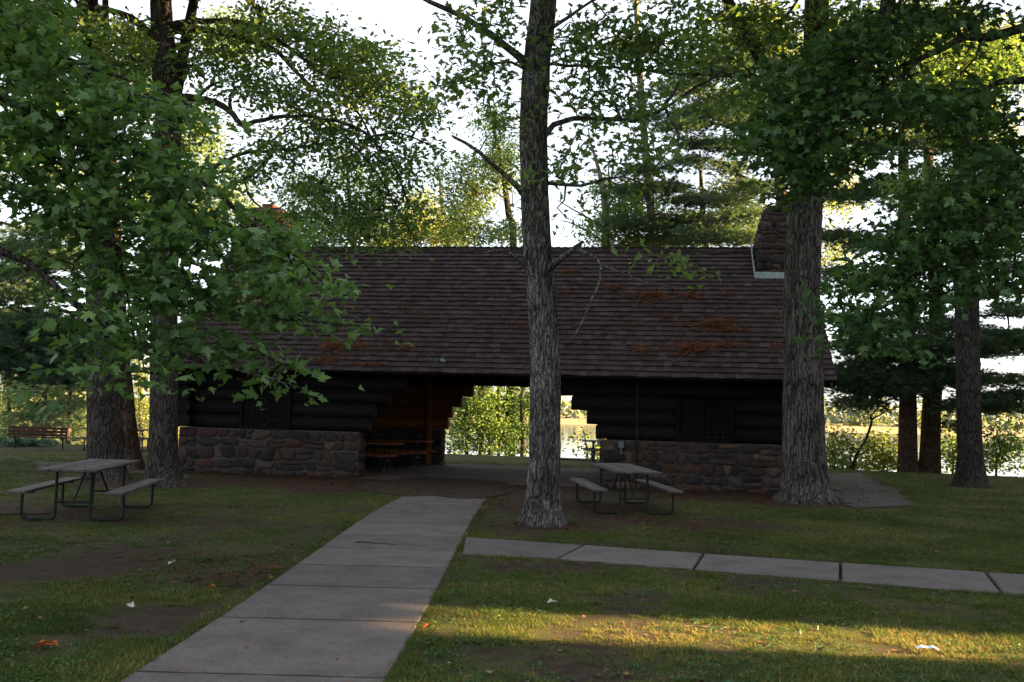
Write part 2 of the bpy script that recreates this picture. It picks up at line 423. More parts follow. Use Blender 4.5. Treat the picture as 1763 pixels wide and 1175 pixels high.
for a, b in zip(ycuts[:-1], ycuts[1:]):
    # follow edges with an extra mid row so the curve of the left edge reads
    slab_strip(mb, (edge_at(PLg, a), a), (edge_at(PRg, a), a), (edge_at(PLg, b), b), (edge_at(PRg, b), b), .010 + .004 * random.random(), .013, random.random())
for y in ycuts[1:-1]:                                  # soil in the open joints
    xl, xr = edge_at(PLg, y), edge_at(PRg, y); r = random.Random(int(y * 100)); xs_ = np.linspace(xl, xr, 15)
    top = [(x, y + .015 + r.uniform(-.010, .012), .0085) for x in xs_]; bot = [(x, y - .015 + r.uniform(-.012, .010), .0085) for x in xs_]
    for a, b, c, d in zip(bot[:-1], bot[1:], top[1:], top[:-1]): mb.face([a, b, c, d], 2.0)
mb.build('concrete_path', CONC)['kind'] = 'structure'
mb = MB()
cuts = [((800, 926), (794, 955)), ((1005, 940), (962, 962)), ((1211, 955), (1194, 980)), ((1447, 971), (1447, 1001)), ((1697, 987), (1727, 1024)), ((1960, 1005), (2020, 1047)), ((2260, 1026), (2330, 1072))]
for (a, b), (c, d) in zip(cuts[:-1], cuts[1:]):
    A, B_, C_, D_ = G(*a), G(*b), G(*c), G(*d)
    slab_strip(mb, A, B_, C_, D_, .012 + .005 * random.random(), .018, random.random())
mb.build('concrete_side_path', CONC)['kind'] = 'structure'
mb = MB()
pts = [G(*p) for p in ((1424, 817), (1478, 815), (1530, 838), (1585, 872), (1470, 876), (1430, 850))]
def ragged(pts, amp, seed):
    r = random.Random(seed); out = []; n = len(pts)
    for i in range(n):
        a, b = np.array(pts[i][:2]), np.array(pts[(i + 1) % n][:2]); L = np.linalg.norm(b - a); m = max(1, int(L / .25)); t = (b - a) / (L + 1e-6); nn_ = np.array([-t[1], t[0]])
        for k in range(m): out.append(a + (b - a) * k / m + nn_ * r.gauss(0, amp))
    return [(p[0], p[1], .016) for p in out]
_g = MB(); _g.face([(p[0], p[1], .0165) for p in ragged(_dd, .07, 8)]); _o = _g.build('dirt_drift', GROUND); _o['kind'] = 'structure'
mb.face(ragged(pts, .09, 3)); mb.build('gravel_walk', GRAVEL)['kind'] = 'structure'
mb = MB(); pts = [G(*p) for p in ((60, 795), (300, 803), (330, 826), (216, 814), (60, 806))]
mb.face(ragged(pts, .09, 4)); mb.build('gravel_side_walk', GRAVEL)['kind'] = 'structure'
# ------------------------------------------------------------------ log and stone shelter
def mat_stone():
    m = NT('field_stone'); t = m.attr()
    col = m.ramp(t, [(0, (.040, .036, .040)), (.25, (.062, .054, .058)), (.45, (.085, .062, .058)), (.6, (.070, .048, .045)), (.75, (.105, .056, .043)), (.88, (.10, .08, .078)), (1, (.18, .125, .095))])
    n = m.noise(14, 6); col = m.mix(1.0, col, m.ramp(n, [(.3, .34), (.7, .85)]), 'MULTIPLY')
    mo = m.math('GREATER_THAN', t, 1.5)
    col = m.mix(mo, col, m.ramp(m.noise(25, 4), [(.3, (.05, .044, .040)), (.7, (.095, .084, .075))]))
    m.color(col); m.b.inputs['Roughness'].default_value = .9; m.bump(m.math('ADD', n, m.noise(70, 3)), .5, .02)
    return m.m
STONE = mat_stone()
def mat_log(name, c, sc=1.0):
    m = NT(name); n = m.noise(5, 6, (.35, 6, 6)); col = m.ramp(n, [(.3, [x * .55 for x in c]), (.7, [x * 1.5 for x in c])])
    k = m.ramp(m.attr(), [(0, .7), (1, 1.3)]); col = m.mix(1.0, col, k, 'MULTIPLY')
    m.color(col); m.b.inputs['Roughness'].default_value = .75; m.bump(n, .5, .02)
    return m.m
LOG = mat_log('creosoted_log', (.010, .0085, .009)); LOGIN = mat_log('warm_lit_brown_log', (.135, .052, .021))  # inside logs: brown stain plus warm interior light put into the colour
SHUT = mat_log('dark_shutter_board', (.006, .005, .0052))
def mat_roof():
    m = NT('wood_shingle'); t = m.attr(); n = m.noise(3, 5); n2 = m.noise(40, 4, (1, .3, 1))
    col = m.ramp(t, [(0, (.026, .0195, .021)), (.5, (.041, .030, .0325)), (1, (.066, .049, .051))])
    col = m.mix(m.ramp(n, [(.5, 0.0), (.8, .35)]), col, (.095, .055, .042))
    col = m.mix(1.0, col, m.ramp(n2, [(.3, .7), (.7, 1.25)]), 'MULTIPLY')
    m.color(col); m.b.inputs['Roughness'].default_value = .85; m.bump(n2, .4, .01)
    return m.m
ROOF = mat_roof()
TIN = mat_simple('painted_flashing', (.30, .36, .38), .5, .3, 12)
PIPE = mat_simple('dark_painted_pipe', (.018, .015, .014), .5, .3, 10)
BRICK = mat_simple('flue_brick', (.19, .07, .045), .9, .35, 20)

def stone_quad(mb, p00, p10, p11, p01, rows, cw=.34, relief=.055, seed=0):
    """irregular rubble masonry on a quad; u along p00->p10, v along p00->p01; outward = right-hand normal"""
    r = random.Random(seed)
    p00, p10, p11, p01 = [Vector(p) for p in (p00, p10, p11, p01)]
    nrm = (p10 - p00).cross(p01 - p00).normalized()
    W = ((p10 - p00).length + (p11 - p01).length) / 2; Hh = ((p01 - p00).length + (p11 - p10).length) / 2
    def at(u, v, d=0.0):
        u = min(max(u, 0), 1); v = min(max(v, 0), 1)
        return p00 * (1 - u) * (1 - v) + p10 * u * (1 - v) + p11 * u * v + p01 * (1 - u) * v + nrm * d
    hs = [r.uniform(.6, 1.5) for _ in range(rows)]; tot = sum(hs); hs = [h / tot for h in hs]
    ph = [r.uniform(0, 6) for _ in range(rows + 1)]
    v0 = 0.0
    def wob(u, k):
        return 0 if k in (0, rows) else .028 / Hh * (math.sin(u * W * 3.1 + ph[k]) + .7 * math.sin(u * W * 7.3 + 2 * ph[k]))
    for k in range(rows):
        v1 = v0 + hs[k]; u = 0.0; sk0 = 0.0
        while u < 1 - 1e-6:
            w = r.choice((r.uniform(.45, .8), r.uniform(.8, 1.7))) * cw / W
            if u + w > 1 - .45 * cw / W: w = 1 - u
            last = u + w > 1 - 1e-6
            sk1 = 0 if last else r.uniform(-.06, .06) / W
            cells = [(0, 1)] if r.random() > .28 or hs[k] * Hh < .17 else [(0, .5 + r.uniform(-.1, .1))]
            if len(cells) == 1 and cells[0][1] < 1: cells.append((cells[0][1], 1))
            for (a, b) in cells:
                ua0 = u + sk0 * (1 - 2 * a); ub0 = u + w + sk1 * (1 - 2 * a); ua1 = u + sk0 * (1 - 2 * b); ub1 = u + w + sk1 * (1 - 2 * b)
                va = lambda uu, q: v0 + wob(uu, k) + (v1 + wob(uu, k + 1) - v0 - wob(uu, k)) * q
                c = [(ua0, va(ua0, a)), (ub0, va(ub0, a)), (ub1, va(ub1, b)), (ua1, va(ua1, b))]
                cx = sum(q[0] for q in c) / 4; cy = sum(q[1] for q in c) / 4
                g = r.uniform(.006, .014); ring = []
                n = 4
                for i in range(n):
                    q0, q1, q2 = c[i - 1], c[i], c[(i + 1) % n]
                    ch = r.uniform(.14, .45)
                    for (o, f) in ((q0, ch), (q0, ch * .35), (q2, r.uniform(.14, .45))):
                        ring.append((q1[0] + (o[0] - q1[0]) * f, q1[1] + (o[1] - q1[1]) * f) if o is q0 or f else q1)
                # drop the middle (keeps a rounded corner)
                ring2 = []
                for i in range(n):
                    a1, a2, a3 = ring[3 * i:3 * i + 3]
                    mid = ((a1[0] + a3[0]) / 2 * .55 + c[i][0] * .45, (a1[1] + a3[1]) / 2 * .55 + c[i][1] * .45)
                    ring2 += [a1, mid, a3]
                def shrink(q, s_):
                    dx = (q[0] - cx) * W; dy = (q[1] - cy) * Hh; L = math.hypot(dx, dy) + 1e-6
                    f = max(0, L - s_) / L; return (cx + dx * f / W, cy + dy * f / Hh)
                t = r.random(); d = relief * r.uniform(.5, 1.15)
                V = []
                for (ins, dep) in ((g, 0), (g + .004, d * .6), (g + .03, d)):
                    for q in ring2:
                        qq = shrink(q, ins); V.append(at(qq[0], qq[1], dep + r.uniform(-.004, .004)))
                m_ = len(ring2); F = []
                for lv in range(2):
                    for i in range(m_):
                        j = (i + 1) % m_; F.append((lv * m_ + i, lv * m_ + j, (lv + 1) * m_ + j, (lv + 1) * m_ + i))
                V.append(at(cx, cy, d + r.uniform(0, .014))); F += [(2 * m_ + i, 2 * m_ + (i + 1) % m_, 3 * m_) for i in range(m_)]
                mb.mesh(V, F, t, True)
            u += w; sk0 = sk1
        v0 = v1

ZS = 1.12
SH = empty('log_shelter', (BX, BY, 0), -BYAW, 'long dark log picnic shelter with stone base walls, open breezeway and brown shingle roof', 'shelter')
def wall_base(s0, s1, t0, t1, z1=ZS, faces='f', seed=0, z0=-.1):
    mb = MB()
    mb.box(((s0 + s1) / 2, (t0 + t1) / 2, (z0 + z1) / 2), (s1 - s0, t1 - t0, z1 - z0), 2.0)
    rows = 5
    if 'f' in faces: stone_quad(mb, (s0, t0, z0), (s1, t0, z0), (s1, t0, z1 - .01), (s0, t0, z1 - .01), rows, .36, .055, seed)
    if 'b' in faces: stone_quad(mb, (s1, t1, z0), (s0, t1, z0), (s0, t1, z1 - .01), (s1, t1, z1 - .01), rows, .36, .05, seed + 1)
    if 'r' in faces: stone_quad(mb, (s1, t0, z0), (s1, t1, z0), (s1, t1, z1 - .01), (s1, t0, z1 - .01), rows, .33, .05, seed + 2)
    if 'l' in faces: stone_quad(mb, (s0, t1, z0), (s0, t0, z0), (s0, t0, z1 - .01), (s0, t1, z1 - .01), rows, .33, .05, seed + 3)
    return mb.build('stone_base', STONE, SH)
SL, SR = -8.2, 7.42
wall_base(SL, -3.45, 0, .5, faces='fr', seed=11)
wall_base(2.58, SR, 0, .5, faces='fl', seed=5)
wall_base(SL, -2.78, BD - .5, BD, faces='fbr', seed=31)
wall_base(2.4, SR, BD - .5, BD, faces='fbl', seed=41)
wall_base(SL, SL + .5, .503, BD - .503, faces='lr', seed=51)
wall_base(SR - .5, SR, .503, BD - .503, faces='lr', seed=61)

def log_run(mb, s0, s1, t, z, r=.172, tint=None):
    n = max(3, int(abs(s1 - s0) / .5)); pts = []; rad = []
    for i in range(n + 1):
        f = i / n; pts.append((s0 + (s1 - s0) * f, t + .008 * math.sin(3 * f + z * 9), z + .006 * math.sin(5 * f + z * 5))); rad.append(r * (1 + .02 * math.sin(7 * f + z * 3)))
    mb.tube(pts, rad, 14, random.random() if tint is None else tint)
def log_run_t(mb, s, t0, t1, z, r=.172):
    mb.tube([(s, t0 + (t1 - t0) * i / 6, z) for i in range(7)], r, 14, random.random())
LR, CO = .174, .345
zc = [ZS + LR + CO * k for k in range(4)]
def log_wall(name, s_out, ends, t, mat, win=None):
    mb = MB()
    for k in range(4):
        a, b = s_out, ends[k]
        if win and k < 4:
            lo, hi = min(a, b), max(a, b)
            w0, w1 = win
            log_run(mb, lo, w0, t, zc[k]) if k < 3 else None
            log_run(mb, w1, hi, t, zc[k]) if k < 3 else log_run(mb, lo, hi, t, zc[k])
        else: log_run(mb, a, b, t, zc[k])
    for k in range(4):                                  # chinking between the courses
        a, b = sorted((s_out, ends[k])); z0 = zc[k] - (.10 if k else .16)
        if k < 3 and win: runs = ((a, win[0]), (win[1], b))
        else: runs = ((a + .25 * (s_out < 0), b - .25 * (s_out > 0)),)
        for u, v in runs: mb.box(((u + v) / 2, t, zc[k] + .07), (v - u - .06, .12, .38), .1)
    return mb.build(name, mat, SH)
log_wall('log_wall', SL - .2, (-3.22, -3.1, -2.75, -2.35), .21, LOG, (-6.62, -5.25))
log_wall('log_wall', SR + .2, (2.42, 2.2, 1.82, 1.42), .21, LOG, (4.33, 5.67))
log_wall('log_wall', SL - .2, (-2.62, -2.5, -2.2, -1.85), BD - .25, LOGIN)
log_wall('log_wall', SR + .2, (2.4, 2.2, 1.85, 1.5), BD - .25, LOG)
for s in (SL + .2, SR - .2):                       # end walls, notched over the long walls
    mb = MB()
    for k in range(4): log_run_t(mb, s, -.22, BD + .2, zc[k] + .02)
    mb.build('log_wall', LOG, SH)
# plate logs over the openings
for t in (.21, BD - .25):
    mb = MB(); log_run(mb, SL - .45, SR + .45, t, zc[3] + CO, .175); mb.box(((SL + SR) / 2, t, zc[3] + CO + .25), (SR - SL - .1, .1, .5), .1); mb.build('lintel_log', LOG, SH)
# inside posts
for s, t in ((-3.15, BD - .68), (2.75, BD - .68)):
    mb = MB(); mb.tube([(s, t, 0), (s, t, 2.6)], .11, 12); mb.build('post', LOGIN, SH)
# gable ends
RZ0, RT0, RZ1, RT1 = 2.62, -.85, 6.30, BD / 2
SLOPE = (RZ1 - RZ0) / (RT1 - RT0)
def rz(t): return RZ0 + SLOPE * ((t if t <= BD / 2 else BD - t) - RT0)
for s in (SL + .18, SR - .18):
    mb = MB(); t = .02
    while t < BD - .05:
        w = .2; zt0, zt1 = rz(t) - .16, rz(min(t + w, BD)) - .16; x0, x1 = s - .03, s + .03
        zb = zc[3] + .1
        for q in (0,):
            c = [(t + .004, zb), (t + w - .004, zb), (t + w - .004, zt1), (t + .004, zt0)]
            A = [(x0, *p) for p in c]; B = [(x1, *p) for p in c]
            mb.mesh(A + B, [(0, 1, 2, 3), (7, 6, 5, 4)] + [(i, (i + 1) % 4, 4 + (i + 1) % 4, 4 + i) for i in range(4)], random.random())
        t += w
    mb.build('gable_boards', LOG, SH)
# rafters with log tails
RL, RR = -8.55, 7.86
for i in range(15):
    s = -8.0 + i * (15.3 / 14); mb = MB()
    mb.tube([(s, RT0 + .14, rz(RT0 + .14) - .17), (s, BD / 2, RZ1 - .17)], .075, 9, random.random())
    mb.tube([(s, BD - RT0 - .14, rz(RT0 + .14) - .17), (s, BD / 2, RZ1 - .17)], .075, 9, random.random())
    mb.build('rafter', LOG, SH)
# roof: deck plus real shingle courses on both slopes
mb = MB()
ls = math.hypot(RT1 - RT0, RZ1 - RZ0); ct, st_ = (RT1 - RT0) / ls, (RZ1 - RZ0) / ls
def rp(s, q, h, back=False):
    t = RT0 + ct * q - st_ * h; z = RZ0 + st_ * q + ct * h
    return (s, BD - t if back else t, z)
for back in (False, True):
    c = [(RL + .02, 0.03), (RR - .02, 0.03), (RR - .02, ls), (RL + .02, ls)]
    T = [rp(s, q, -.03, back) for s, q in c]; B = [rp(s, q, -.085, back) for s, q in c]
    mb.mesh(T + B, [(0, 1, 2, 3), (4, 5, 6, 7)] + [(i, (i + 1) % 4, 4 + (i + 1) % 4, 4 + i) for i in range(4)], .2)
    rows = 28; ex = ls / rows; rr = random.Random(4 + back)
    for k in range(rows):
        s = RL - rr.uniform(0, .15); q0 = k * ex - .02 + rr.uniform(-.006, .006); rowt = rr.uniform(-.12, .12)
        while s < RR:
            w = rr.uniform(.11, .24); s1 = min(s + w, RR + rr.uniform(-.01, .02)); s0 = max(s, RL + rr.uniform(-.02, .01))
            if s1 - s0 > .03:
                dq = rr.uniform(-.006, .006); h = .034 + rr.uniform(-.007, .009); g = .0025; q1 = q0 + ex * 1.5
                a = rp(s0 + g, q0 + dq + .010 * math.sin(s0 * 2.1 + k * 1.9), h, back); b = rp(s1 - g, q0 + dq + .010 * math.sin(s1 * 2.1 + k * 1.9), h + rr.uniform(-.005, .005), back); c_ = rp(s1 - g, q1, -.012, back); d = rp(s0 + g, q1, -.012, back)
                e = rp(s0 + g, q0 + dq, h - .03, back); f = rp(s1 - g, q0 + dq, h - .03, back)
                t_ = min(1, max(0, rr.gauss(.45, .22) + rowt * .35))
                mb.mesh([a, b, c_, d, e, f], [(0, 1, 2, 3), (4, 5, 1, 0), (4, 0, 3), (5, 2, 1)], t_)
            s += w
# ridge caps
s = RL
while s < RR:
    s1 = min(s + .26, RR); h = .055 + random.uniform(-.004, .006)
    for back in (False, True):
        mb.mesh([rp(s, ls - .15, .03, back), rp(s1, ls - .15, .05, back), (s1, BD / 2, RZ1 + h + .03), (s, BD / 2, RZ1 + h)], [(0, 1, 2, 3)], random.random() * .8)
    mb.mesh([rp(s1, ls - .15, .02), (s1, BD / 2, RZ1 + h - .01), (s1, BD / 2, RZ1 + h + .03), rp(s1, ls - .15, .05)], [(0, 1, 2, 3)], .1)
    s += .2
roof = mb.build('roof', ROOF, SH)
for s in (RL + .03, RR - .03):
    mb = MB()
    for back in (False, True):
        c = [rp(s - .02, .02, -.04, back), rp(s - .02, ls, -.04, back), rp(s - .02, ls, -.2, back), rp(s - .02, .02, -.2, back)]
        d = [(p[0] + .04, p[1], p[2]) for p in c]
        mb.mesh(c + d, [(0, 1, 2, 3), (7, 6, 5, 4)] + [(i, (i + 1) % 4, 4 + (i + 1) % 4, 4 + i) for i in range(4)], .4)
    mb.build('rake_board', LOG, roof)
# chimneys: battered rubble stacks on both gables
def chimney(sin, sout, seed):
    """sin = inner side at the roof, sout = outer side"""
    sg = 1 if sout > sin else -1
    L = [(sin, sout, 2.45, 4.55, 4.6), (sin + sg * .02, sout, 2.50, 4.5, 6.0), (sin + sg * .15, sout - sg * .02, 2.72, 4.28, 6.75), (sin + sg * .30, sout - sg * .10, 2.95, 4.05, 7.36)]
    mb = MB()
    def ring(l, o=0.0):
        a, b = min(l[0], l[1]), max(l[0], l[1]); return [(a, l[2], l[4]), (b, l[2], l[4]), (b, l[3], l[4]), (a, l[3], l[4])]
    for i in range(3):
        A, B = ring(L[i]), ring(L[i + 1])
        mb.mesh(A + B, [(0, 1, 5, 4), (1, 2, 6, 5), (2, 3, 7, 6), (3, 0, 4, 7)] + ([(4, 5, 6, 7)] if i == 2 else []), 2.0)
        n = max(2, round((L[i + 1][4] - L[i][4]) / .19))
        for j in range(4):
            k = (j + 1) % 4
            stone_quad(mb, A[j], A[k], B[k], B[j], n, .3, .06, seed + i * 7 + j)
    top = ring(L[3]); mb.box((sum(p[0] for p in top) / 4, 3.5, 7.39), (abs(top[1][0] - top[0][0]) - .06, .98, .07), 2.0, bev=.015)
    ch = mb.build('chimney', STONE, roof)
    f = MB(); f.box((sum(p[0] for p in top) / 4 + sg * .02, 3.4, 7.49), (.34, .42, .16), .5, bev=.01); f.build('flue', BRICK, ch)
    t = MB(); a, b = min(sin, sout), max(sin, sout); zf = rz(2.45)
    t.box(((a + b) / 2, 2.36, zf + .03), (b - a + .12, .02, .17), bev=.004)
    for k in range(5):
        q = 2.42 + k * .235
        t.box((sin - sg * .065, q + .1, rz(q) + .15), (.02, .26, .30), bev=.004)
    t.build('flashing', TIN, ch)
chimney(6.40, 7.62, 100); chimney(-6.62, -8.0, 200)
# shuttered windows
for w0, w1 in ((-6.62, -5.25), (4.33, 5.67)):
    z0, z1 = ZS - .006, zc[2] + LR - .005; cx = (w0 + w1) / 2
    mb = MB()
    for a in (w0 + .045, w1 - .045): mb.box((a, .09, (z0 + z1) / 2), (.09, .2, z1 - z0), .6, bev=.006)
    for z in (z0 + .04, z1 - .04): mb.box((cx, .085, z), (w1 - w0 - .182, .19, .08), .6, bev=.006)
    fr = mb.build('window', SHUT, SH)
    for sg in (-1, 1):
        mb = MB(); hw = (w1 - w0) / 2 - .10
        for k in range(4): mb.box((cx + sg * (hw * (k + .5) / 4 + .006), .07, (z0 + z1) / 2), (hw / 4 - .006, .035, z1 - z0 - .18), .3 + .4 * random.random(), bev=.004)
        for z in (z0 + .25, z1 - .25): mb.box((cx + sg * (hw / 2 + .006), .041, z), (hw * .9, .022, .1), .5, bev=.004)
        mb.build('shutter', SHUT, fr)
# drain pipe and electric box on the right wall
mb = MB(); mb.tube([(3.41, -.095, .02), (3.41, -.095, 2.45)], .024, 10)
for z in (.5, 1.3, 2.1): mb.box((3.41, -.075, z), (.11, .05, .03), bev=.004)
mb.build('drain_pipe', PIPE, SH)
mb = MB(); mb.box((3.05, -.10, 1.02), (.13, .09, .16), bev=.01); mb.tube([(3.05, -.09, .94), (3.05, -.075, .78)], .02, 8)
bx = mb.build('electric_box', mat_simple('grey_box_metal', (.13, .13, .14), .5, .2, 20), SH)
# floor of the breezeway (slabs with open joints)
def sp(s, t): return BW(s, t)[:2]
mb = MB(); ss = [-3.4, -.45, 2.5]; tt = [-.35, .9, 2.9, 5.0, 7.3]
for i in range(4):
    for j in range(2): slab_strip(mb, sp(ss[j], tt[i]), sp(ss[j + 1], tt[i]), sp(ss[j], tt[i + 1]), sp(ss[j + 1], tt[i + 1]), .012, .012, random.random())
for i in range(1, 3):
    for a, b in ((-7.65, -3.4), (2.5, 6.85)):
        slab_strip(mb, sp(a, tt[i] if i > 1 else .55), sp(b, tt[i] if i > 1 else .55), sp(a, tt[i + 1] if i == 1 else 6.4), sp(b, tt[i + 1] if i == 1 else 6.4), .010, .012, random.random())
mb.build('breezeway_floor', FLOORC)['kind'] = 'structure'

# pine needles blown onto the roof (uncountable)
def roof_hit(px, py):
    d = ray(px, py); o = CAMP - np.array([BX, BY, 0]); a = np.array([BA[0], BA[1], 0]); b = np.array([BB[0], BB[1], 0])
    # z = RZ0 + SLOPE*(t-RT0)
    k = (RZ0 + SLOPE * (o @ b - RT0) - o[2]) / (d[2] - SLOPE * (d @ b)); p = o + k * d
    return p @ a, p @ b
NEED = mat_simple('fallen_pine_needle', (.125, .052, .027), .9, .5, 30, 0, (1, 1, 1), .5)
pos, R, sc_, tn = [], [], [], []
aa = np.array([BA[0], BA[1], 0]); sl = np.array([BB[0] * ct, BB[1] * ct, st_]); nn = np.cross(aa, sl)
patches = [(1120, 512, 58, 12, 420), (1185, 510, 28, 10, 150), (1055, 497, 30, 9, 130), (1232, 560, 44, 13, 480), (1262, 570, 28, 6, 150), (1195, 602, 58, 12, 560), (1250, 596, 40, 6, 160), (1105, 605, 20, 12, 110), (575, 600, 40, 18, 380), (620, 598, 30, 8, 160),
           (560, 622, 50, 6, 150), (640, 630, 60, 5, 120), (980, 470, 30, 5, 60), (968, 505, 12, 8, 40), (1250, 508, 10, 6, 30), (1150, 548, 18, 4, 40), (720, 540, 120, 60, 160), (1180, 560, 200, 60, 260), (700, 600, 130, 25, 160), (1340, 540, 12, 40, 40), (1330, 600, 30, 20, 40), (900, 560, 260, 60, 200), (560, 480, 40, 20, 60)]
for (px, py, rx, ry, n) in patches:
    for _ in range(int(n * .8)):
        r_ = abs(random.gauss(0, .52)) ; th = random.uniform(0, 6.283)
        s, t = roof_hit(px + rx * r_ * math.cos(th), py + ry * r_ * math.sin(th))
        if t < RT0 + .1 or t > BD / 2 - .1 or s < RL or s > RR: continue
        hgt = .04 + (.10 if n > 300 else .03) * random.random() * max(0, 1 - r_)
        p = BW(s, t, rz(t)) + nn * hgt
        pos.append(p); g = random.gauss(0, .7); hd = aa * math.cos(g) * random.choice((-1, 1)) + sl * math.sin(g) + nn * random.gauss(0, .15); R.append((nn + aa * random.gauss(0, .5), hd)); sc_.append(random.uniform(.10, .24)); tn.append(random.random())
Rm = frames(np.array([q[0] for q in R]), np.array([q[1] for q in R]))
me = inst_mesh('pine_needle_litter', [(-.035, -.5, 0), (.035, -.5, 0), (.03, .1, .06), (0, .5, 0)], [(0, 1, 2, 3)], np.array(pos), Rm, np.array(sc_), np.array(tn))
o = link('pine_needle_litter', me, NEED); o['kind'] = 'stuff'; o['label'] = 'drifts of fallen rust brown pine needles on the shingle roof'
TWIG = mat_simple('bare_twig', (.10, .075, .055), .9, .4, 20)
for px, py, a in ((1025, 560, .4), (1160, 625, 2.6), (1180, 585, .2), (680, 562, 1.2), (1090, 560, .1)):
    s, t = roof_hit(px, py); mb = MB(); pts = []
    for k in range(7):
        u = (k / 6 - .5) * 1.3; s2 = s + u * math.cos(a); t2 = t + .5 * u * math.sin(a) + .05 * math.sin(k * 1.7)
        pts.append(BW(s2, t2, rz(t2)) + nn * (.05 + .01 * k))
    mb.tube([p - pts[0] for p in pts], [.012 - .0013 * k for k in range(7)], 5)
    mb.tube([pts[3] - pts[0], pts[3] - pts[0] + aa * .25 + sl * .2 + nn * .05], [.007, .003], 4)
    tag(mb.build('fallen_twig', TWIG, None, pts[0]), {1025: 'thin grey twig lying on the roof just right of the middle trunk', 1160: 'bare twig lying on the lower right roof below the biggest needle drift', 1180: 'pale twig lying between two rust needle drifts on the right roof', 680: 'thin twig caught on the left roof beside the maple leaves', 1090: 'thin twig lying on the roof below the upper needle drift'}[px], 'twig', 'twigs on the roof')

# ------------------------------------------------------------------ picnic tables and bench
WOOD = NT('weathered_plank')
_n = WOOD.noise(6, 6, (9, .5, 9)); _t = WOOD.attr()
_c1 = WOOD.ramp(_n, [(.3, (.045, .038, .037)), (.55, (.10, .088, .088)), (.75, (.165, .148, .148))])
WOOD.color(WOOD.mix(1.0, _c1, WOOD.ramp(_t, [(0, .75), (1, 1.2)]), 'MULTIPLY')); WOOD.b.inputs['Roughness'].default_value = .8; WOOD.bump(_n, .5, .01); WOOD = WOOD.m
WOODB = mat_log('brown_bench_plank', (.24, .095, .045))
FRAME = mat_simple('dark_green_metal', (.016, .024, .022), .45, .35, 14)
FRAMEB = mat_simple('brown_metal', (.022, .016, .014), .5, .35, 14)
def bend(pts, r=.07, n=5):
    out = [Vector(pts[0])]
    for a, b, c in zip(pts[:-2], pts[1:-1], pts[2:]):
        a, b, c = Vector(a), Vector(b), Vector(c); p = b + (a - b).normalized() * r; q = b + (c - b).normalized() * r
        for i in range(n + 1):
            f = i / n; out.append(p * (1 - f) ** 2 + b * 2 * f * (1 - f) + q * f * f)
    out.append(Vector(pts[-1])); return out
def picnic_table(loc, rz_, label, wood=WOOD, metal=FRAME, length=2.44):
    t = empty('picnic_table', loc, rz_, label, 'picnic table', 'picnic tables around the shelter')
    L = length; mb = MB()
    for k in range(5): mb.box((-.324 + .162 * k, random.uniform(-.012, .012), .745 + random.uniform(-.003, .003)), (.148, L, .04), random.random(), bev=.009)
    for y in (-L / 2 + .42, 0, L / 2 - .42): mb.box((0, y, .712), (.70, .09, .022), .2)
    mb.build('tabletop', wood, t)
    for sg in (-1, 1):
        mb = MB(); mb.box((sg * .66, 0, .435), (.25, L, .042), random.random(), bev=.008)
        for y in (-L / 2 + .40, L / 2 - .40): mb.box((sg * .66, y, .402), (.24, .09, .022), .2)
        mb.build('seat', wood, t)
    for e in (-1, 1):
        y = e * (L / 2 - .40)
        for sg in (-1, 1):
            mb = MB(); mb.tube(bend([(sg * .24, y, .70), (sg * .24, y, .024), (sg * .70, y, .024), (sg * .70, y, .40)], .09), .022, 9)
            mb.build('leg', metal, t)
        mb = MB(); mb.box((0, y, .27), (.46, .035, .035), bev=.004); mb.build('crossbar', metal, t)
        mb = MB(); mb.tube([(0, y, .275), (0, y - e * .62, .70)], .016, 8); mb.build('brace', metal, t)
    return t
picnic_table((-6.40, 15.45, 0), .135, 'weathered grey picnic table with green pipe legs on the left lawn', length=2.7)
picnic_table((2.12, 18.55, 0), .085, 'weathered grey picnic table in front of the right stone wall', length=2.75)
g = P(196, 777, 34.8); picnic_table((g[0], 35.0, 0), 1.53, 'far picnic table half hidden behind the left tree trunks')
p = BW(-4.05, 5.3); picnic_table((p[0], p[1], .012), 1.5708 - BYAW, 'brown picnic table under the roof by the back wall', WOODB, FRAMEB)
p = BW(-4.35, 2.9); picnic_table((p[0], p[1], .010), 1.5708 - BYAW + .03, 'brown picnic table inside the shelter behind the front left stone wall', WOODB, FRAMEB)
p = P(1060, 790, 36.2); picnic_table((p[0], 36.2, 0), 1.56, 'picnic table near the lake seen through the breezeway beside the right wall')

bench = empty('park_bench', (-16.2, 34.3, 0), .04, 'red brown slatted park bench facing the lake at the far left', 'bench')
mb = MB()
for k in range(3): mb.box((0, .05 + .013 * k, .50 + .115 * k), (2.0, .035, .078), .3 + .2 * k, R=Matrix.Rotation(-.12, 3, 'X'), bev=.006)
REDW = mat_log('red_brown_slat', (.048, .019, .016)); mb.build('backrest', REDW, bench)
mb = MB()
for k in range(3): mb.box((0, .14 + .13 * k, .415), (2.0, .115, .035), .5, bev=.006)
mb.build('seat', REDW, bench)
for x in (-.8, .8):
    mb = MB(); mb.box((x, .2, .38), (.05, .42, .035), bev=.004); mb.tube([(x, .22, .37), (x, .22, 0)], .028, 8); mb.tube([(x, .03, .38), (x, .09, .80)], .02, 8)
    mb.build('leg', FRAMEB, bench)
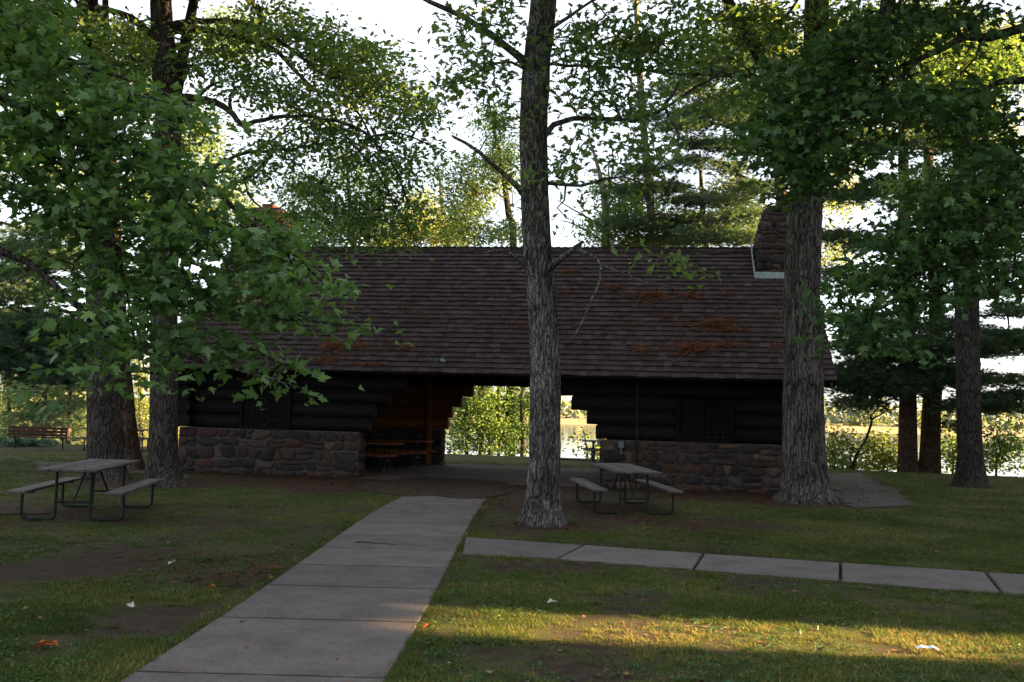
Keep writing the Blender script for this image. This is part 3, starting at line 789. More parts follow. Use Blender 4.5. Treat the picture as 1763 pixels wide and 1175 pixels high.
#--PART3--
# ------------------------------------------------------------------ trees
def _half(right, fold=.16, droop=.25):
    r = [(x, y) for x, y in right]; n = len(r)
    V = [(x, y, fold * abs(x) - droop * max(0, y) ** 2) for x, y in r] + [(-x, y, fold * abs(x) - droop * max(0, y) ** 2) for x, y in r[1:-1]]
    return V, [tuple(range(n)), (0,) + (n - 1,) + tuple(range(2 * n - 3, n - 1, -1))]
MAPLE = _half([(0, -.36), (.20, -.50), (.20, -.32), (.36, -.27), (.31, -.13), (.60, .01), (.47, .06), (.51, .21), (.30, .13), (.18, .14), (.27, .33), (.16, .34), (.12, .50), (0, .66)])
OAKL = _half([(0, -.5), (.14, -.3), (.09, -.18), (.32, -.02), (.15, .06), (.33, .27), (.15, .30), (0, .58)])
HEX = ([(0, -.5, 0), (.30, -.1, .06), (.2, .3, .03), (0, .55, -.06), (-.2, .3, .03), (-.30, -.1, .06)], [(0, 1, 2, 3, 4, 5)])
def _tuft(n=12, seed=1):
    r = np.random.default_rng(seed); V, F = [], []
    for i in range(n):
        a = i * 2.4; sp = .25 + .55 * r.random(); d = np.array([math.cos(a) * sp, 1.0, math.sin(a) * sp * .8 + .12]); d *= (.75 + .35 * r.random()) / np.linalg.norm(d)
        w = np.cross(d, r.normal(size=3)); w *= .05 / np.linalg.norm(w); b = np.array([0, r.uniform(-.15, .15), 0])
        k = len(V); V += [tuple(b - w), tuple(b + w), tuple(b + d)]; F.append((k, k + 1, k + 2))
    return V, F
TUFT = _tuft()

def catmull(pts, step):
    P_ = [np.array(p, float) for p in pts]; out = []
    for i in range(len(P_) - 1):
        p0, p1, p2, p3 = P_[max(i - 1, 0)], P_[i], P_[i + 1], P_[min(i + 2, len(P_) - 1)]
        n = max(1, int(np.linalg.norm((p2 - p1)[:3]) / step))
        for k in range(n):
            t = k / n; out.append(.5 * ((2 * p1) + (p2 - p0) * t + (2 * p0 - 5 * p1 + 4 * p2 - p3) * t * t + (3 * p1 - p0 - 3 * p2 + p3) * t ** 3))
    out.append(P_[-1]); return np.array(out)

def trunk_path(spec, Y):
    """spec: (px, py, width px) at depth Y -> (x, y, z, r)"""
    return [np.append(P(px, py, Y), w * .5 * Y / FPX) for px, py, w in spec]
def limb_path(spec, Y0, Y1, w0, w1):
    n = len(spec); out = []
    for i, (px, py) in enumerate(spec):
        f = i / (n - 1); Y = Y0 + (Y1 - Y0) * f; out.append(np.append(P(px, py, Y), (w0 + (w1 - w0) * f ** .8) * .5 * Y / FPX))
    return out

def trunk_mesh(path, base, mat, parent, nseg=48, step=.12, furrow=.016, flare=.5, name='trunk', seed=0, fs=1.0):
    Q = catmull(path, step); m = len(Q); c = Q[:, :3] - base; r = Q[:, 3]
    th = np.linspace(0, 2 * math.pi, nseg, endpoint=False)
    H_ = c[:, 2:3]; T = np.tile(th, (m, 1))
    R_ = np.tile(r[:, None], (1, nseg))
    roots = np.exp(-np.maximum(H_, 0) / .22)
    R_ = R_ * (1 + flare * roots * (.55 + .5 * np.cos(5 * T + seed) * (.5 + .5 * np.cos(2 * T + seed * 2)) + .15 * np.cos(9 * T)))
    arc = T * r[:, None]; k = 1 / (.05 * fs)
    # braided ridges that run up the trunk
    wob = .55 * (vnoise(T * 3 / math.pi * 2 + seed, H_ * 2.2 + T * 0) - .5)
    nper = np.maximum(8, np.round(2 * math.pi * np.median(r) * k)).astype(int)
    ph = (T / (2 * math.pi) + wob / nper * 2.4) * nper
    rid = np.abs(((ph % 1) - .5)) * 2
    gate = vnoise(np.floor(ph) % nper * 1.7 + seed, H_ * 4.5 + np.floor(ph) * 3.1)
    fac = np.minimum(1, R_ / .16)
    R_ = R_ + furrow * fac * ((1 - rid ** 1.6) * (.45 + .9 * gate) - .5) + .02 * fac * (fbm(T * 2 / math.pi * 2 + seed * 3, H_ * 1.3, 3) - .5)
    X = c[:, 0:1] + R_ * np.cos(T); Yy = c[:, 1:2] + R_ * np.sin(T); Z = np.tile(H_, (1, nseg)); Z[0] -= .15
    V = np.stack([X, Yy, Z], -1).reshape(-1, 3); i = np.arange(m * nseg).reshape(m, nseg)
    q = np.stack([i[:-1], np.roll(i[:-1], -1, 1), np.roll(i[1:], -1, 1), i[1:]], -1).reshape(-1, 4)
    me = npmesh(name, V, q.ravel(), np.arange(len(q)) * 4, np.zeros(len(q)))
    me.polygons.foreach_set('use_smooth', np.ones(len(q), bool))
    return link(name, me, mat, parent)

STYLE = {  # template, leaf size, leaves per cluster, spread xy, spread z, tilt, area factor
    'maple': (MAPLE, .107, 16, .30, .11, .6, .36),
    'maple_far': (HEX, .125, 16, .36, .15, .6, .34),
    'oak': (OAKL, .15, 13, .30, .14, .7, .26),
    'leaf': (HEX, .15, 18, .42, .2, .7, .34),
    'bigleaf': (HEX, .22, 20, .6, .32, .8, .34),
    'needle': (TUFT, .24, 20, .42, .085, .35, .22)}

DENS = {'maple': 3.5, 'maple_far': 5.2, 'oak': 3.5, 'leaf': 5.8, 'bigleaf': 4, 'needle': 12}
def build_crown(root, base, skel, blobs, style, mat, bark, seed, droop=(0, 0, -.25), twig_w=1.0, lai=1.0, twigs=True):
    r = np.random.default_rng(seed); tv, ls_, nl, sx, sz, tilt, af = STYLE[style]; tf = tv[1]; tv = tv[0]
    C = []
    for b in blobs:
        px, py, rx, ry, Y, dY = b[:6]; lf = b[6] if len(b) > 6 else 1.0
        area = math.pi * rx * ry; per = nl * af * (ls_ * FPX / Y) ** 2; n = max(2, int(DENS[style] * lai * lf * area / per))
        u = r.normal(size=(n, 3)); u /= np.linalg.norm(u, axis=1, keepdims=True); u *= r.random((n, 1)) ** .38
        for q in u: C.append(P(px + q[0] * rx, py + q[1] * ry, max(5.2, Y + q[2] * dY)))
    C = np.array(C); 
    gz = ground_z(C[:, 0], C[:, 1]); C[:, 2] = np.maximum(C[:, 2], gz + .25)
    S = np.array(skel)[:, :3]
    # grow twigs: each cluster joins the nearest existing wood
    D = ((C[:, None, :] - S[None]) ** 2).sum(2); order = np.argsort(D.min(1)); nodes = S.copy(); own = [-1] * len(S); par = {}; paths = {}
    for ci in order:
        c = C[ci]; d2 = ((nodes - c) ** 2).sum(1) + np.maximum(0, nodes[:, 2] - c[2] - .1) ** 2 * .4; j = int(d2.argmin()); p = nodes[j]; L = math.sqrt(((c - p) ** 2).sum()) + 1e-4
        m = max(2, min(7, int(L / .25) + 1)); mid = (p + c) / 2 + np.array([0, 0, .12 * L]) + r.normal(size=3) * .08 * L
        t = np.linspace(0, 1, m + 1)[:, None]; pts = p * (1 - t) ** 2 + 2 * mid * t * (1 - t) + c * t * t
        pts[1:-1] += r.normal(size=(m - 1, 3)) * .02 * L
        par[ci] = own[j]; paths[ci] = pts; nodes = np.vstack([nodes, pts[1:]]); own += [ci] * m
    cnt = {ci: 1 for ci in order}
    for ci in order[::-1]:
        if par[ci] >= 0: cnt[par[ci]] += cnt[ci]
    if twigs:
        mb = MB()
        for ci in order:
            w = twig_w * (.0035 + .0036 * math.sqrt(cnt[ci])); pts = paths[ci] - base; m = len(pts)
            mb.tube(pts, [max(w * (1 - .45 * i / (m - 1)), .003 * twig_w) for i in range(m)], 4 if cnt[ci] < 6 else 6, .5, False)
        mb.build('twigs', bark, root, fixn=False)['kind'] = 'stuff'
    N = len(C) * nl; cl = np.repeat(np.arange(len(C)), nl)
    out = C - np.array([paths[i][0] for i in range(len(C))]); out[:, 2] *= .3; out /= np.linalg.norm(out, axis=1, keepdims=True) + 1e-6
    off = r.normal(size=(N, 3)) * np.array([sx, sx, sz]) * .75
    pos = C[cl] + off + out[cl] * (r.random((N, 1)) - .55) * sx
    pos[:, 2] -= (off[:, 0] ** 2 + off[:, 1] ** 2) * .35
    hd = off * np.array([1, 1, .3]) / sx * .8 + out[cl] * .7 + r.normal(size=(N, 3)) * .45 + np.array(droop)
    nm = np.array([0, 0, 1.0]) + r.normal(size=(N, 3)) * tilt
    if style == 'needle': nm = np.array([0, 0, 1.0]) + r.normal(size=(N, 3)) * .25; hd = off * np.array([1, 1, .4]) / sx + out[cl] + np.array([0, 0, .25]) + r.normal(size=(N, 3)) * .3
    ct_ = np.clip(r.normal(.5, .17, len(C)), 0, 1)
    tn = np.clip(ct_[cl] + r.normal(size=N) * .22, 0, 1)
    Rm = frames(nm, hd)
    if style != 'needle': Rm[:, :, 2] *= r.uniform(-.4, 3.2, N)[:, None]          # every leaf its own curl
    me = inst_mesh('crown', tv, tf, pos - base, Rm, ls_ * r.uniform(.5, 1.25, N), tn)
    return link('crown', me, mat, root)

def tree(name, label, Y, trunk, limbs, blobs, style, leafm, bark, seed, group=None, nseg=48, step=.12, furrow=.016, flare=.5, lai=1.0, stems=(), twig_w=1.0, fs=1.0, cat='tree', twigs=True):
    tp = trunk_path(trunk, Y); g0 = float(ground_z(tp[0][0], tp[0][1]))
    if tp[0][2] > g0 - .02:           # base hidden or floating in the picture: carry the trunk down to the ground
        tp = [np.array([tp[0][0], tp[0][1], g0 - .1, tp[0][3] * 1.12])] + (tp if tp[0][2] > g0 + .3 else tp[1:])
    base = np.array([tp[0][0], tp[0][1], g0])
    root = empty(name, base, 0, label, cat, group)
    trunk_mesh(tp, base, bark, root, nseg, step, furrow, flare, 'trunk', seed, fs)
    skel = [q for q in catmull(tp, .5) if q[2] > 1.6 or q[3] < .06]
    for sp_ in stems:
        sp3 = trunk_path(*sp_) if len(sp_) == 2 else limb_path(*sp_)
        trunk_mesh(sp3, base, bark, root, max(12, nseg // 2), step * 1.5, furrow * .7, 0, 'limb', seed + 9, fs); skel += list(catmull(sp3, .4))
    for lm in limbs:
        lp = catmull(limb_path(*lm), .18); r_ = np.random.default_rng(seed + len(skel)); j = r_.normal(size=(len(lp), 3)) * np.minimum(.012, lp[:, 3:4] * .35); j[0] = 0
        lp[:, :3] += j; mb = MB(); mb.tube([q[:3] - base for q in lp], [q[3] for q in lp], 9, .5); mb.build('limb', bark, root, fixn=False); skel += list(lp[::2])
    if blobs: build_crown(root, base, skel, blobs, style, leafm, bark, seed, lai=lai, twig_w=twig_w, twigs=twigs)
    return root

B = lambda Y, dY, *bl: [(b[0], b[1], b[2], b[3], Y, dY) + tuple(b[4:]) for b in bl]
# --- the middle oak
tree('oak_tree', 'straight grey barked oak standing in front of the breezeway, between path and picnic table', 15.6,
     [(933, 906, 60), (935, 860, 58), (938, 780, 53), (939, 680, 51), (938, 600, 50), (930, 480, 49), (923, 400, 48), (919.5, 300, 47), (919, 200, 47), (925, 100, 47), (936, 0, 44), (940, -160, 38), (930, -450, 28), (925, -800, 12)],
     [([(905, 108), (890, 96), (850, 62), (800, 30), (740, 2), (660, -40), (560, -110)], 15.6, 14.6, 17, 5),
      ([(906, 340), (890, 325), (855, 285), (825, 262), (782, 237)], 15.6, 15.0, 14, 5),
      ([(936, 236), (955, 215), (985, 204), (1050, 206), (1105, 204), (1150, 182), (1200, 150), (1250, 120)], 15.6, 16.6, 12, 4),
      ([(1140, 188), (1160, 160), (1170, 140), (1180, 130)], 16.1, 16.4, 8, 3), ([(1145, 185), (1160, 215), (1170, 235), (1130, 285)], 16.2, 15.8, 6, 2),
      ([(938, 315), (970, 318), (1000, 320), (1045, 308), (1075, 304), (1110, 318), (1150, 322)], 15.6, 15.2, 8, 2),
      ([(974, 318), (972, 345), (960, 358), (975, 375), (985, 380)], 15.5, 15.2, 4, 1.5),
      ([(938, 468), (960, 450), (990, 430), (1003, 415)], 15.5, 14.9, 16, 6), ([(992, 428), (1020, 442), (1036, 456), (1030, 490), (1018, 520), (1005, 550), (985, 585)], 15.0, 14.7, 9, 2), ([(1036, 456), (1080, 475), (1130, 490), (1180, 497)], 14.8, 14.4, 4, 1.2),
      ([(908, 462), (895, 450), (880, 437), (850, 432), (832, 436)], 15.6, 15.3, 8, 2.5), ([(940, 55), (965, 40), (1000, 15), (1060, -20)], 15.6, 15.2, 9, 4),
      ([(936, 112), (1000, 114), (1060, 117), (1100, 121), (1160, 122)], 15.7, 16.6, 6, 4), ([(905, 120), (880, 108), (850, 110), (790, 140), (740, 150)], 15.6, 15.3, 6, 2)],
     B(15.2, 1.2, (800, 60, 70, 50, .45), (780, 150, 60, 30, .5), (840, 120, 60, 40, .6), (860, 30, 40, 40, .7), (870, 190, 35, 35, .5), (1000, 60, 50, 50, .8), (1070, 80, 80, 60, .7), (1150, 60, 70, 60, .8), (1010, 160, 60, 50, .7), (1080, 180, 80, 40, .6), (1130, 260, 60, 50, .5), (1030, 250, 60, 40, .45), (980, 295, 30, 40, .8), (885, 300, 20, 60, .4), (1000, 380, 30, 20, .4), (1060, 330, 50, 20, .4), (1150, 440, 50, 16, .5), (1190, 475, 25, 10, .6), (1110, 355, 25, 10, .4)) +
     B(15.5, 3.0, (930, -260, 420, 200, 1.6), (930, -560, 330, 200, 2.0)),
     'oak', LEAF_MID, BARK_OAK, 21, nseg=84, step=.05, furrow=.022, flare=.55)
# --- the big oak before the right end
tree('oak_tree', 'thickest deeply furrowed oak trunk in front of the right end of the shelter', 21.2,
     [(1388, 866, 80), (1386, 820, 74), (1383, 740, 69), (1383, 650, 65), (1381, 560, 62), (1381, 480, 60), (1385, 390, 58), (1391, 280, 53), (1398, 180, 48), (1404, 90, 43), (1406, 0, 40), (1405, -180, 32), (1400, -450, 18)],
     [([(1242, 24), (1222, 35), (1201, 47), (1170, 80)], 20.2, 19.6, 12, 4), ([(1300, 84), (1325, 62), (1360, 20), (1385, -20)], 20.6, 20, 9, 4), ([(1340, 135), (1287, 131), (1230, 129), (1160, 128), (1110, 122)], 20.8, 19.4, 11, 4),
      ([(1405, 60), (1450, 20), (1500, -10)], 21.2, 21, 12, 4), ([(1310, 105), (1295, 130), (1285, 118), (1260, 100), (1220, 115)], 20.6, 19.8, 6, 2)],
     B(20.5, 2, (1250, 60, 80, 60, .9), (1330, 40, 60, 50, 1.0), (1200, 120, 60, 40, .8), (1300, 150, 60, 40, .9), (1440, 60, 70, 70, 1.0), (1225, 195, 40, 30, .5), (1340, 230, 40, 50, .9), (1520, 40, 70, 50, .8)) + B(21, 4, (1380, -200, 380, 160, 1.6), (1400, -480, 260, 160, 1.8)),
     'oak', LEAF_MID, BARK_BIG, 33, nseg=96, step=.06, furrow=.03, flare=.5, stems=[([(1378, 330), (1362, 260), (1335, 165), (1311, 106), (1298, 82), (1282, 52), (1258, 12), (1235, -50), (1200, -160)], 21.2, 19.6, 30, 16)], fs=1.35)
# --- oak at the right edge
tree('oak_tree', 'slender dark oak with a needle ring at its foot, near the right edge', 27.4,
     [(1672, 840, 48), (1670, 780, 41), (1668, 700, 39), (1666, 600, 39), (1664, 500, 38), (1660, 400, 33), (1655, 250, 28), (1650, 100, 22), (1640, -80, 12)],
     [([(1662, 520), (1645, 470), (1625, 410), (1590, 350)], 27.4, 26.5, 16, 6), ([(1668, 470), (1690, 420), (1730, 370)], 27.4, 27, 12, 5)],
     B(27, 2.5, (1600, 330, 80, 60, .9), (1700, 300, 70, 70, 1.0), (1640, 180, 90, 70, 1.0), (1730, 400, 50, 50, .8), (1570, 420, 50, 40, .6), (1600, 60, 100, 60, .9), (1720, 120, 60, 60, .9)) + B(27, 4, (1640, -120, 260, 110, .9)),
     'maple_far', LEAF_MID, BARK_DARK, 41, nseg=64, step=.08, furrow=.018, flare=.4)
# --- left maples
tree('maple_tree', 'dark maple at the left corner of the shelter, long limbs reaching over the roof', 21.0,
     [(282, 838, 54), (281, 780, 48), (282, 700, 46), (282, 600, 45), (284, 480, 43), (287, 360, 43), (289, 260, 43), (291, 200, 46), (287, 140, 46), (282, 80, 40), (277, 0, 36), (270, -180, 28), (265, -420, 14)],
     [([(268, 78), (250, 52), (225, 32), (190, 18), (150, 13), (115, 20), (92, 26)], 21.0, 20.0, 17, 6),
      ([(296, 46), (320, 38), (370, 36), (420, 40), (470, 62), (520, 100), (570, 140), (620, 200), (650, 260)], 21, 19.4, 13, 3),
      ([(296, 54), (340, 50), (390, 58), (440, 72), (480, 92), (510, 125), (545, 155), (600, 180)], 21, 22.5, 15, 4),
      ([(302, 168), (340, 170), (372, 176), (400, 196), (418, 215), (440, 211), (490, 201), (560, 206), (630, 230), (680, 290), (705, 360)], 21, 19.2, 15, 3),
      ([(560, 206), (600, 240), (650, 300), (690, 370), (720, 425)], 20.1, 19.4, 6, 2), ([(398, 192), (396, 165), (405, 150), (450, 152), (510, 180)], 20.6, 21.5, 7, 2),
      ([(340, 168), (360, 150), (385, 140)], 20.9, 20.5, 8, 4), ([(300, 330), (340, 310), (380, 280), (440, 262), (520, 255), (600, 232)], 21, 20, 11, 3), ([(440, 262), (480, 235), (520, 220), (590, 225)], 20.5, 21, 5, 2), ([(420, 310), (445, 290), (470, 268)], 20.6, 20.2, 8, 4),
      ([(640, 235), (690, 230), (740, 250), (770, 262)], 19.6, 19, 4, 2), ([(300, 105), (330, 115), (355, 140)], 21, 20.4, 6, 2)],
     B(20.5, 2.2, (370, 90, 70, 60, .7), (470, 50, 80, 50, .9), (570, 80, 70, 60, .9), (640, 130, 70, 60, .9), (700, 190, 60, 50, .9), (560, 180, 80, 50, .8), (450, 150, 70, 50, .7), (480, 250, 70, 40, .7), (600, 260, 60, 40, .8), (680, 290, 50, 45, .8), (560, 330, 60, 40, .75), (640, 360, 60, 40, .8), (720, 370, 40, 40, .6), (510, 390, 50, 30, .8), (420, 300, 50, 40, .6), (730, 260, 40, 30, .5), (110, 40, 80, 40, .9), (210, 70, 50, 60, .8), (50, 110, 60, 60, .9), (600, 400, 50, 25, .7), (560, 430, 40, 14, .5), (680, 430, 40, 14, .5)) +
     B(21, 4, (280, -200, 420, 170, 1.6), (270, -430, 260, 130, 1.6)),
     'maple_far', LEAF_MID, BARK_DARK, 55, nseg=64, step=.07, furrow=.018, flare=.75, stems=[([(300, 170), (312, 110), (322, 60), (332, 10), (350, -80)], 21.3, 22, 24, 14)])
tree('maple_tree', 'broad dark trunk behind the left picnic table, furthest left of the near trunks', 22.2,
     [(185, 836, 68), (182, 790, 60), (180, 700, 56), (178, 600, 54), (174, 450, 50), (168, 300, 44), (162, 160, 38), (156, 60, 34), (152, -20, 30), (148, -200, 22), (146, -380, 10)],
     [([(164, 60), (178, 40), (182, 20), (184, 0)], 22.2, 22, 10, 8), ([(158, 40), (140, 10), (100, -20)], 22.2, 22.5, 10, 5)],
     B(22.5, 2.5, (240, 110, 60, 70, .7), (60, 30, 80, 40, .9), (330, 210, 50, 60, .5), (230, 220, 40, 60, .6)) + B(23, 4, (150, -150, 300, 110, .9), (150, -330, 200, 110, .9)),
     'maple_far', LEAF_FAR, BARK_DARK, 61, nseg=64, step=.08, furrow=.02, flare=.5)
# --- overhanging maples whose trunks stand outside the frame
tree('maple_tree', 'near maple with large drooping boughs of dark green leaves filling the left side', 9.6,
     [(-460, 1030, 90), (-455, 800, 76), (-450, 500, 70), (-440, 200, 62), (-420, -200, 50), (-400, -600, 30)],
     [([(-440, 60), (-300, -20), (-150, 10), (0, 60), (140, 110), (260, 150), (330, 185)], 9.6, 9.8, 22, 3), ([(-440, 150), (-250, 90), (-60, 150), (90, 200), (220, 260), (340, 310), (430, 380), (520, 450), (580, 520)], 9.6, 9.6, 26, 3),
      ([(-440, 260), (-250, 220), (-80, 280), (60, 340), (200, 430), (320, 500), (450, 540), (600, 560), (650, 562)], 9.6, 9.4, 24, 2), ([(-440, 330), (-260, 320), (-90, 390), (40, 450), (150, 540), (260, 600), (370, 625), (470, 655), (530, 672)], 9.6, 9.0, 22, 2),
      ([(90, 200), (140, 235), (190, 245), (235, 240), (280, 250)], 9.6, 10.2, 7, 3), ([(200, 430), (215, 480), (225, 540), (230, 590)], 9.5, 9.2, 5, 2)],
     B(9.6, 1.0, (30, 40, 90, 50), (60, 120, 110, 50), (170, 170, 100, 35), (275, 180, 70, 22), (40, 220, 90, 45), (150, 250, 100, 40), (250, 300, 100, 35), (330, 330, 70, 35), (50, 310, 90, 40, .9), (150, 360, 100, 40), (270, 385, 90, 35), (370, 410, 80, 35), (455, 450, 70, 30), (510, 490, 60, 25), (120, 440, 60, 30, .6), (220, 480, 90, 40), (330, 500, 90, 35), (440, 530, 80, 22), (540, 545, 60, 14), (600, 560, 35, 8), (190, 560, 70, 35, .9), (290, 590, 80, 30), (390, 605, 60, 20), (460, 630, 40, 14, .9), (490, 665, 25, 6, .8), (230, 640, 50, 14, .8), (70, 500, 30, 25, .35), (470, 400, 45, 30, .9), (140, 630, 50, 20, .5), (60, 700, 14, 6, .6)) + B(9.6, 2.5, (-300, 200, 200, 300, .4), (0, -250, 400, 150, .6)),
     'maple', LEAF_NEAR, BARK_DARK, 71, nseg=40, step=.12, lai=1.55)
tree('maple_tree', 'near maple with dark heavy boughs hanging in from the right edge', 12.0,
     [(2150, 980, 90), (2140, 700, 76), (2130, 400, 68), (2110, 0, 56), (2080, -400, 36)],
     [([(2130, 120), (2000, 20), (1880, 20), (1763, 52), (1705, 63), (1660, 68), (1620, 85), (1570, 105), (1510, 140), (1440, 190), (1370, 240)], 12, 11.6, 26, 4), ([(1655, 68), (1645, 45), (1600, 25), (1560, 25), (1500, 20)], 11.8, 11.6, 10, 3), ([(1648, 52), (1650, 25), (1670, 0), (1700, -40)], 11.8, 12, 6, 3),
      ([(2130, 220), (2000, 160), (1860, 150), (1760, 140), (1690, 152), (1610, 163), (1550, 178), (1530, 185)], 12, 12.6, 20, 6), ([(1690, 68), (1680, 100), (1660, 120), (1630, 150)], 11.8, 11.9, 6, 2), ([(1600, 90), (1560, 125), (1500, 170), (1430, 250)], 11.7, 11.3, 8, 2),
      ([(2130, 330), (2000, 280), (1880, 300), (1763, 350), (1680, 390), (1600, 440), (1530, 510), (1470, 570)], 12, 11.4, 22, 3), ([(1763, 350), (1750, 430), (1740, 500)], 11.7, 11.4, 8, 3)],
     B(11.8, 1.2, (1400, 130, 90, 45), (1500, 80, 90, 50, .9), (1600, 30, 90, 40, .55), (1710, 40, 60, 36, .4), (1360, 210, 60, 40), (1450, 190, 80, 45), (1560, 180, 80, 40, .8), (1680, 190, 80, 40, .8), (1330, 260, 40, 40, .9), (1410, 270, 80, 30), (1400, 320, 55, 18), (1500, 260, 60, 30, .7), (1720, 280, 60, 50, 1.1), (1640, 350, 70, 45, 1.1), (1720, 390, 60, 50, 1.1), (1570, 420, 70, 40), (1640, 460, 60, 35), (1500, 480, 60, 35), (1570, 520, 60, 30), (1480, 560, 50, 30), (1540, 590, 40, 18, .8), (1735, 490, 40, 35, .8), (1450, 520, 30, 20, .8)) + B(12, 2.5, (1950, 100, 130, 200, .5), (1600, -250, 500, 180, 1.3)),
     'maple', LEAF_DARK, BARK_DARK, 81, nseg=40, step=.12, lai=1.7)
# --- pines
FB = lambda Y, dY, *bl: [(b[0], b[1], b[2], b[3], Y, dY) + tuple(b[4:]) for b in bl]
tree('pine_tree', 'left trunk of the pine pair on the lake bank', 36.2, [(1563, 813, 34), (1563, 760, 31), (1563, 700, 29), (1562, 600, 26), (1558, 450, 22), (1555, 250, 16), (1552, 50, 8), (1550, -100, 3)],
     [([(1562, 655), (1530, 672), (1480, 680), (1440, 690)], 36.2, 34.5, 6, 2), ([(1560, 560), (1520, 560), (1460, 540)], 36, 34.5, 6, 2), ([(1558, 420), (1510, 410), (1450, 400)], 36, 35, 6, 2), ([(1556, 340), (1500, 320), (1450, 330)], 36, 36, 5, 2), ([(1554, 240), (1500, 210)], 36, 36, 4, 2)],
     FB(35.3, 2.2, (1480, 690, 50, 10), (1540, 668, 60, 10), (1470, 665, 40, 8), (1520, 560, 60, 12), (1470, 545, 40, 9), (1440, 405, 40, 10), (1500, 415, 50, 12), (1460, 335, 50, 10), (1530, 320, 50, 12), (1500, 480, 50, 10), (1500, 235, 50, 10), (1590, 240, 40, 12), (1550, 160, 50, 12), (1540, 80, 40, 14), (1435, 470, 30, 10), (1500, 620, 50, 9)) + FB(34.3, 1.2, (1520, 655, 90, 24, 1.2), (1470, 640, 50, 20), (1560, 600, 80, 24), (1480, 590, 50, 16, .8)),
     'needle', NEEDLE, BARK_PINE, 91, 'paired pines on the right lake bank', nseg=40, step=.15, furrow=.014, flare=.35, lai=1.0)
tree('pine_tree', 'right trunk of the pine pair, its side lit orange by the low sun', 36.4, [(1600, 813, 38), (1602, 760, 33), (1604, 700, 31), (1609, 640, 29), (1613, 560, 26), (1608, 450, 22), (1600, 320, 18), (1596, 180, 12), (1592, 40, 6), (1590, -60, 3)],
     [([(1612, 620), (1660, 640), (1720, 655), (1780, 668)], 36.4, 34.5, 7, 3), ([(1612, 560), (1680, 545), (1760, 545)], 36.4, 35, 7, 2), ([(1608, 470), (1680, 470), (1750, 500)], 36.4, 36, 6, 2), ([(1612, 640), (1680, 690), (1730, 715)], 36.4, 36, 5, 2), ([(1604, 400), (1650, 380), (1720, 370)], 36.4, 36, 5, 2)],
     FB(35.8, 2.4, (1640, 640, 50, 9), (1600, 655, 40, 9), (1710, 600, 60, 10), (1745, 575, 40, 10), (1720, 700, 36, 9), (1745, 530, 45, 10), (1700, 500, 50, 10), (1640, 560, 50, 12), (1660, 440, 50, 12), (1740, 460, 40, 10), (1620, 330, 50, 12), (1700, 370, 50, 10), (1640, 250, 40, 10), (1610, 130, 40, 12), (1740, 650, 40, 7), (1690, 655, 40, 8), (1650, 700, 25, 9), (1645, 730, 20, 8)) + FB(34.6, 1.2, (1610, 640, 60, 22, 1.2), (1720, 585, 60, 18), (1690, 690, 50, 16), (1745, 680, 30, 14), (1640, 590, 50, 18)),
     'needle', NEEDLE, BARK_PINE, 93, 'paired pines on the right lake bank', nseg=40, step=.15, furrow=.014, flare=.35, lai=.95)
tree('pine_tree', 'tall pine behind the roof with a bare grey trunk right of the middle oak', 42, [(1126, 470, 15), (1120, 360, 14), (1112, 270, 13), (1105, 180, 12), (1098, 60, 10), (1092, -80, 7), (1090, -220, 3)],
     [([(1118, 330), (1160, 320), (1220, 330)], 42, 41, 5, 2), ([(1118, 330), (1090, 315), (1060, 300)], 42, 41, 3, 1), ([(1122, 370), (1160, 370), (1220, 380)], 42, 41, 5, 2), ([(1116, 290), (1150, 250), (1180, 235)], 42, 42, 4, 2)],
     FB(41.5, 2.4, (1090, 325, 45, 9), (1150, 322, 50, 10), (1190, 345, 50, 8), (1110, 290, 40, 8), (1200, 380, 50, 8), (1150, 385, 40, 9), (1080, 385, 40, 10), (1160, 410, 50, 8), (1120, 200, 40, 10, .6), (1090, 80, 50, 14, .7), (1100, -20, 50, 14)),
     'needle', NEEDLE, BARK_PALE, 95, 'pines behind the roof', nseg=24, step=.25, furrow=.01, flare=.2, lai=.95)
tree('pine_tree', 'dense blue green pine behind the right chimney with boughs reaching left', 40, [(1350, 470, 22), (1345, 330, 20), (1335, 250, 18), (1325, 150, 14), (1315, 20, 8), (1310, -60, 3)],
     [([(1338, 290), (1290, 240), (1240, 215), (1190, 205)], 40, 39, 9, 3), ([(1340, 330), (1280, 305), (1230, 285), (1190, 262)], 40, 39, 6, 2), ([(1342, 345), (1285, 315), (1215, 270)], 40, 38.6, 5, 2), ([(1330, 220), (1290, 170), (1240, 150)], 40, 40, 7, 2), ([(1345, 400), (1280, 400), (1220, 405)], 40, 39, 6, 2)],
     FB(39.5, 2.2, (1230, 190, 60, 15, 1.3), (1180, 215, 40, 12, 1.2), (1270, 170, 50, 16, 1.3), (1210, 245, 50, 9), (1270, 250, 50, 10), (1190, 275, 40, 7), (1250, 285, 40, 8, .7), (1300, 320, 40, 12), (1240, 340, 50, 8), (1270, 365, 50, 8), (1230, 400, 60, 14, 1.3), (1290, 410, 40, 10), (1180, 150, 50, 12), (1260, 110, 60, 14), (1310, 60, 50, 14), (1300, 210, 40, 14, 1.2)),
     'needle', NEEDLE_B, BARK_PINE, 97, 'pines behind the roof', nseg=24, step=.25, furrow=.01, flare=.2, lai=1.0)
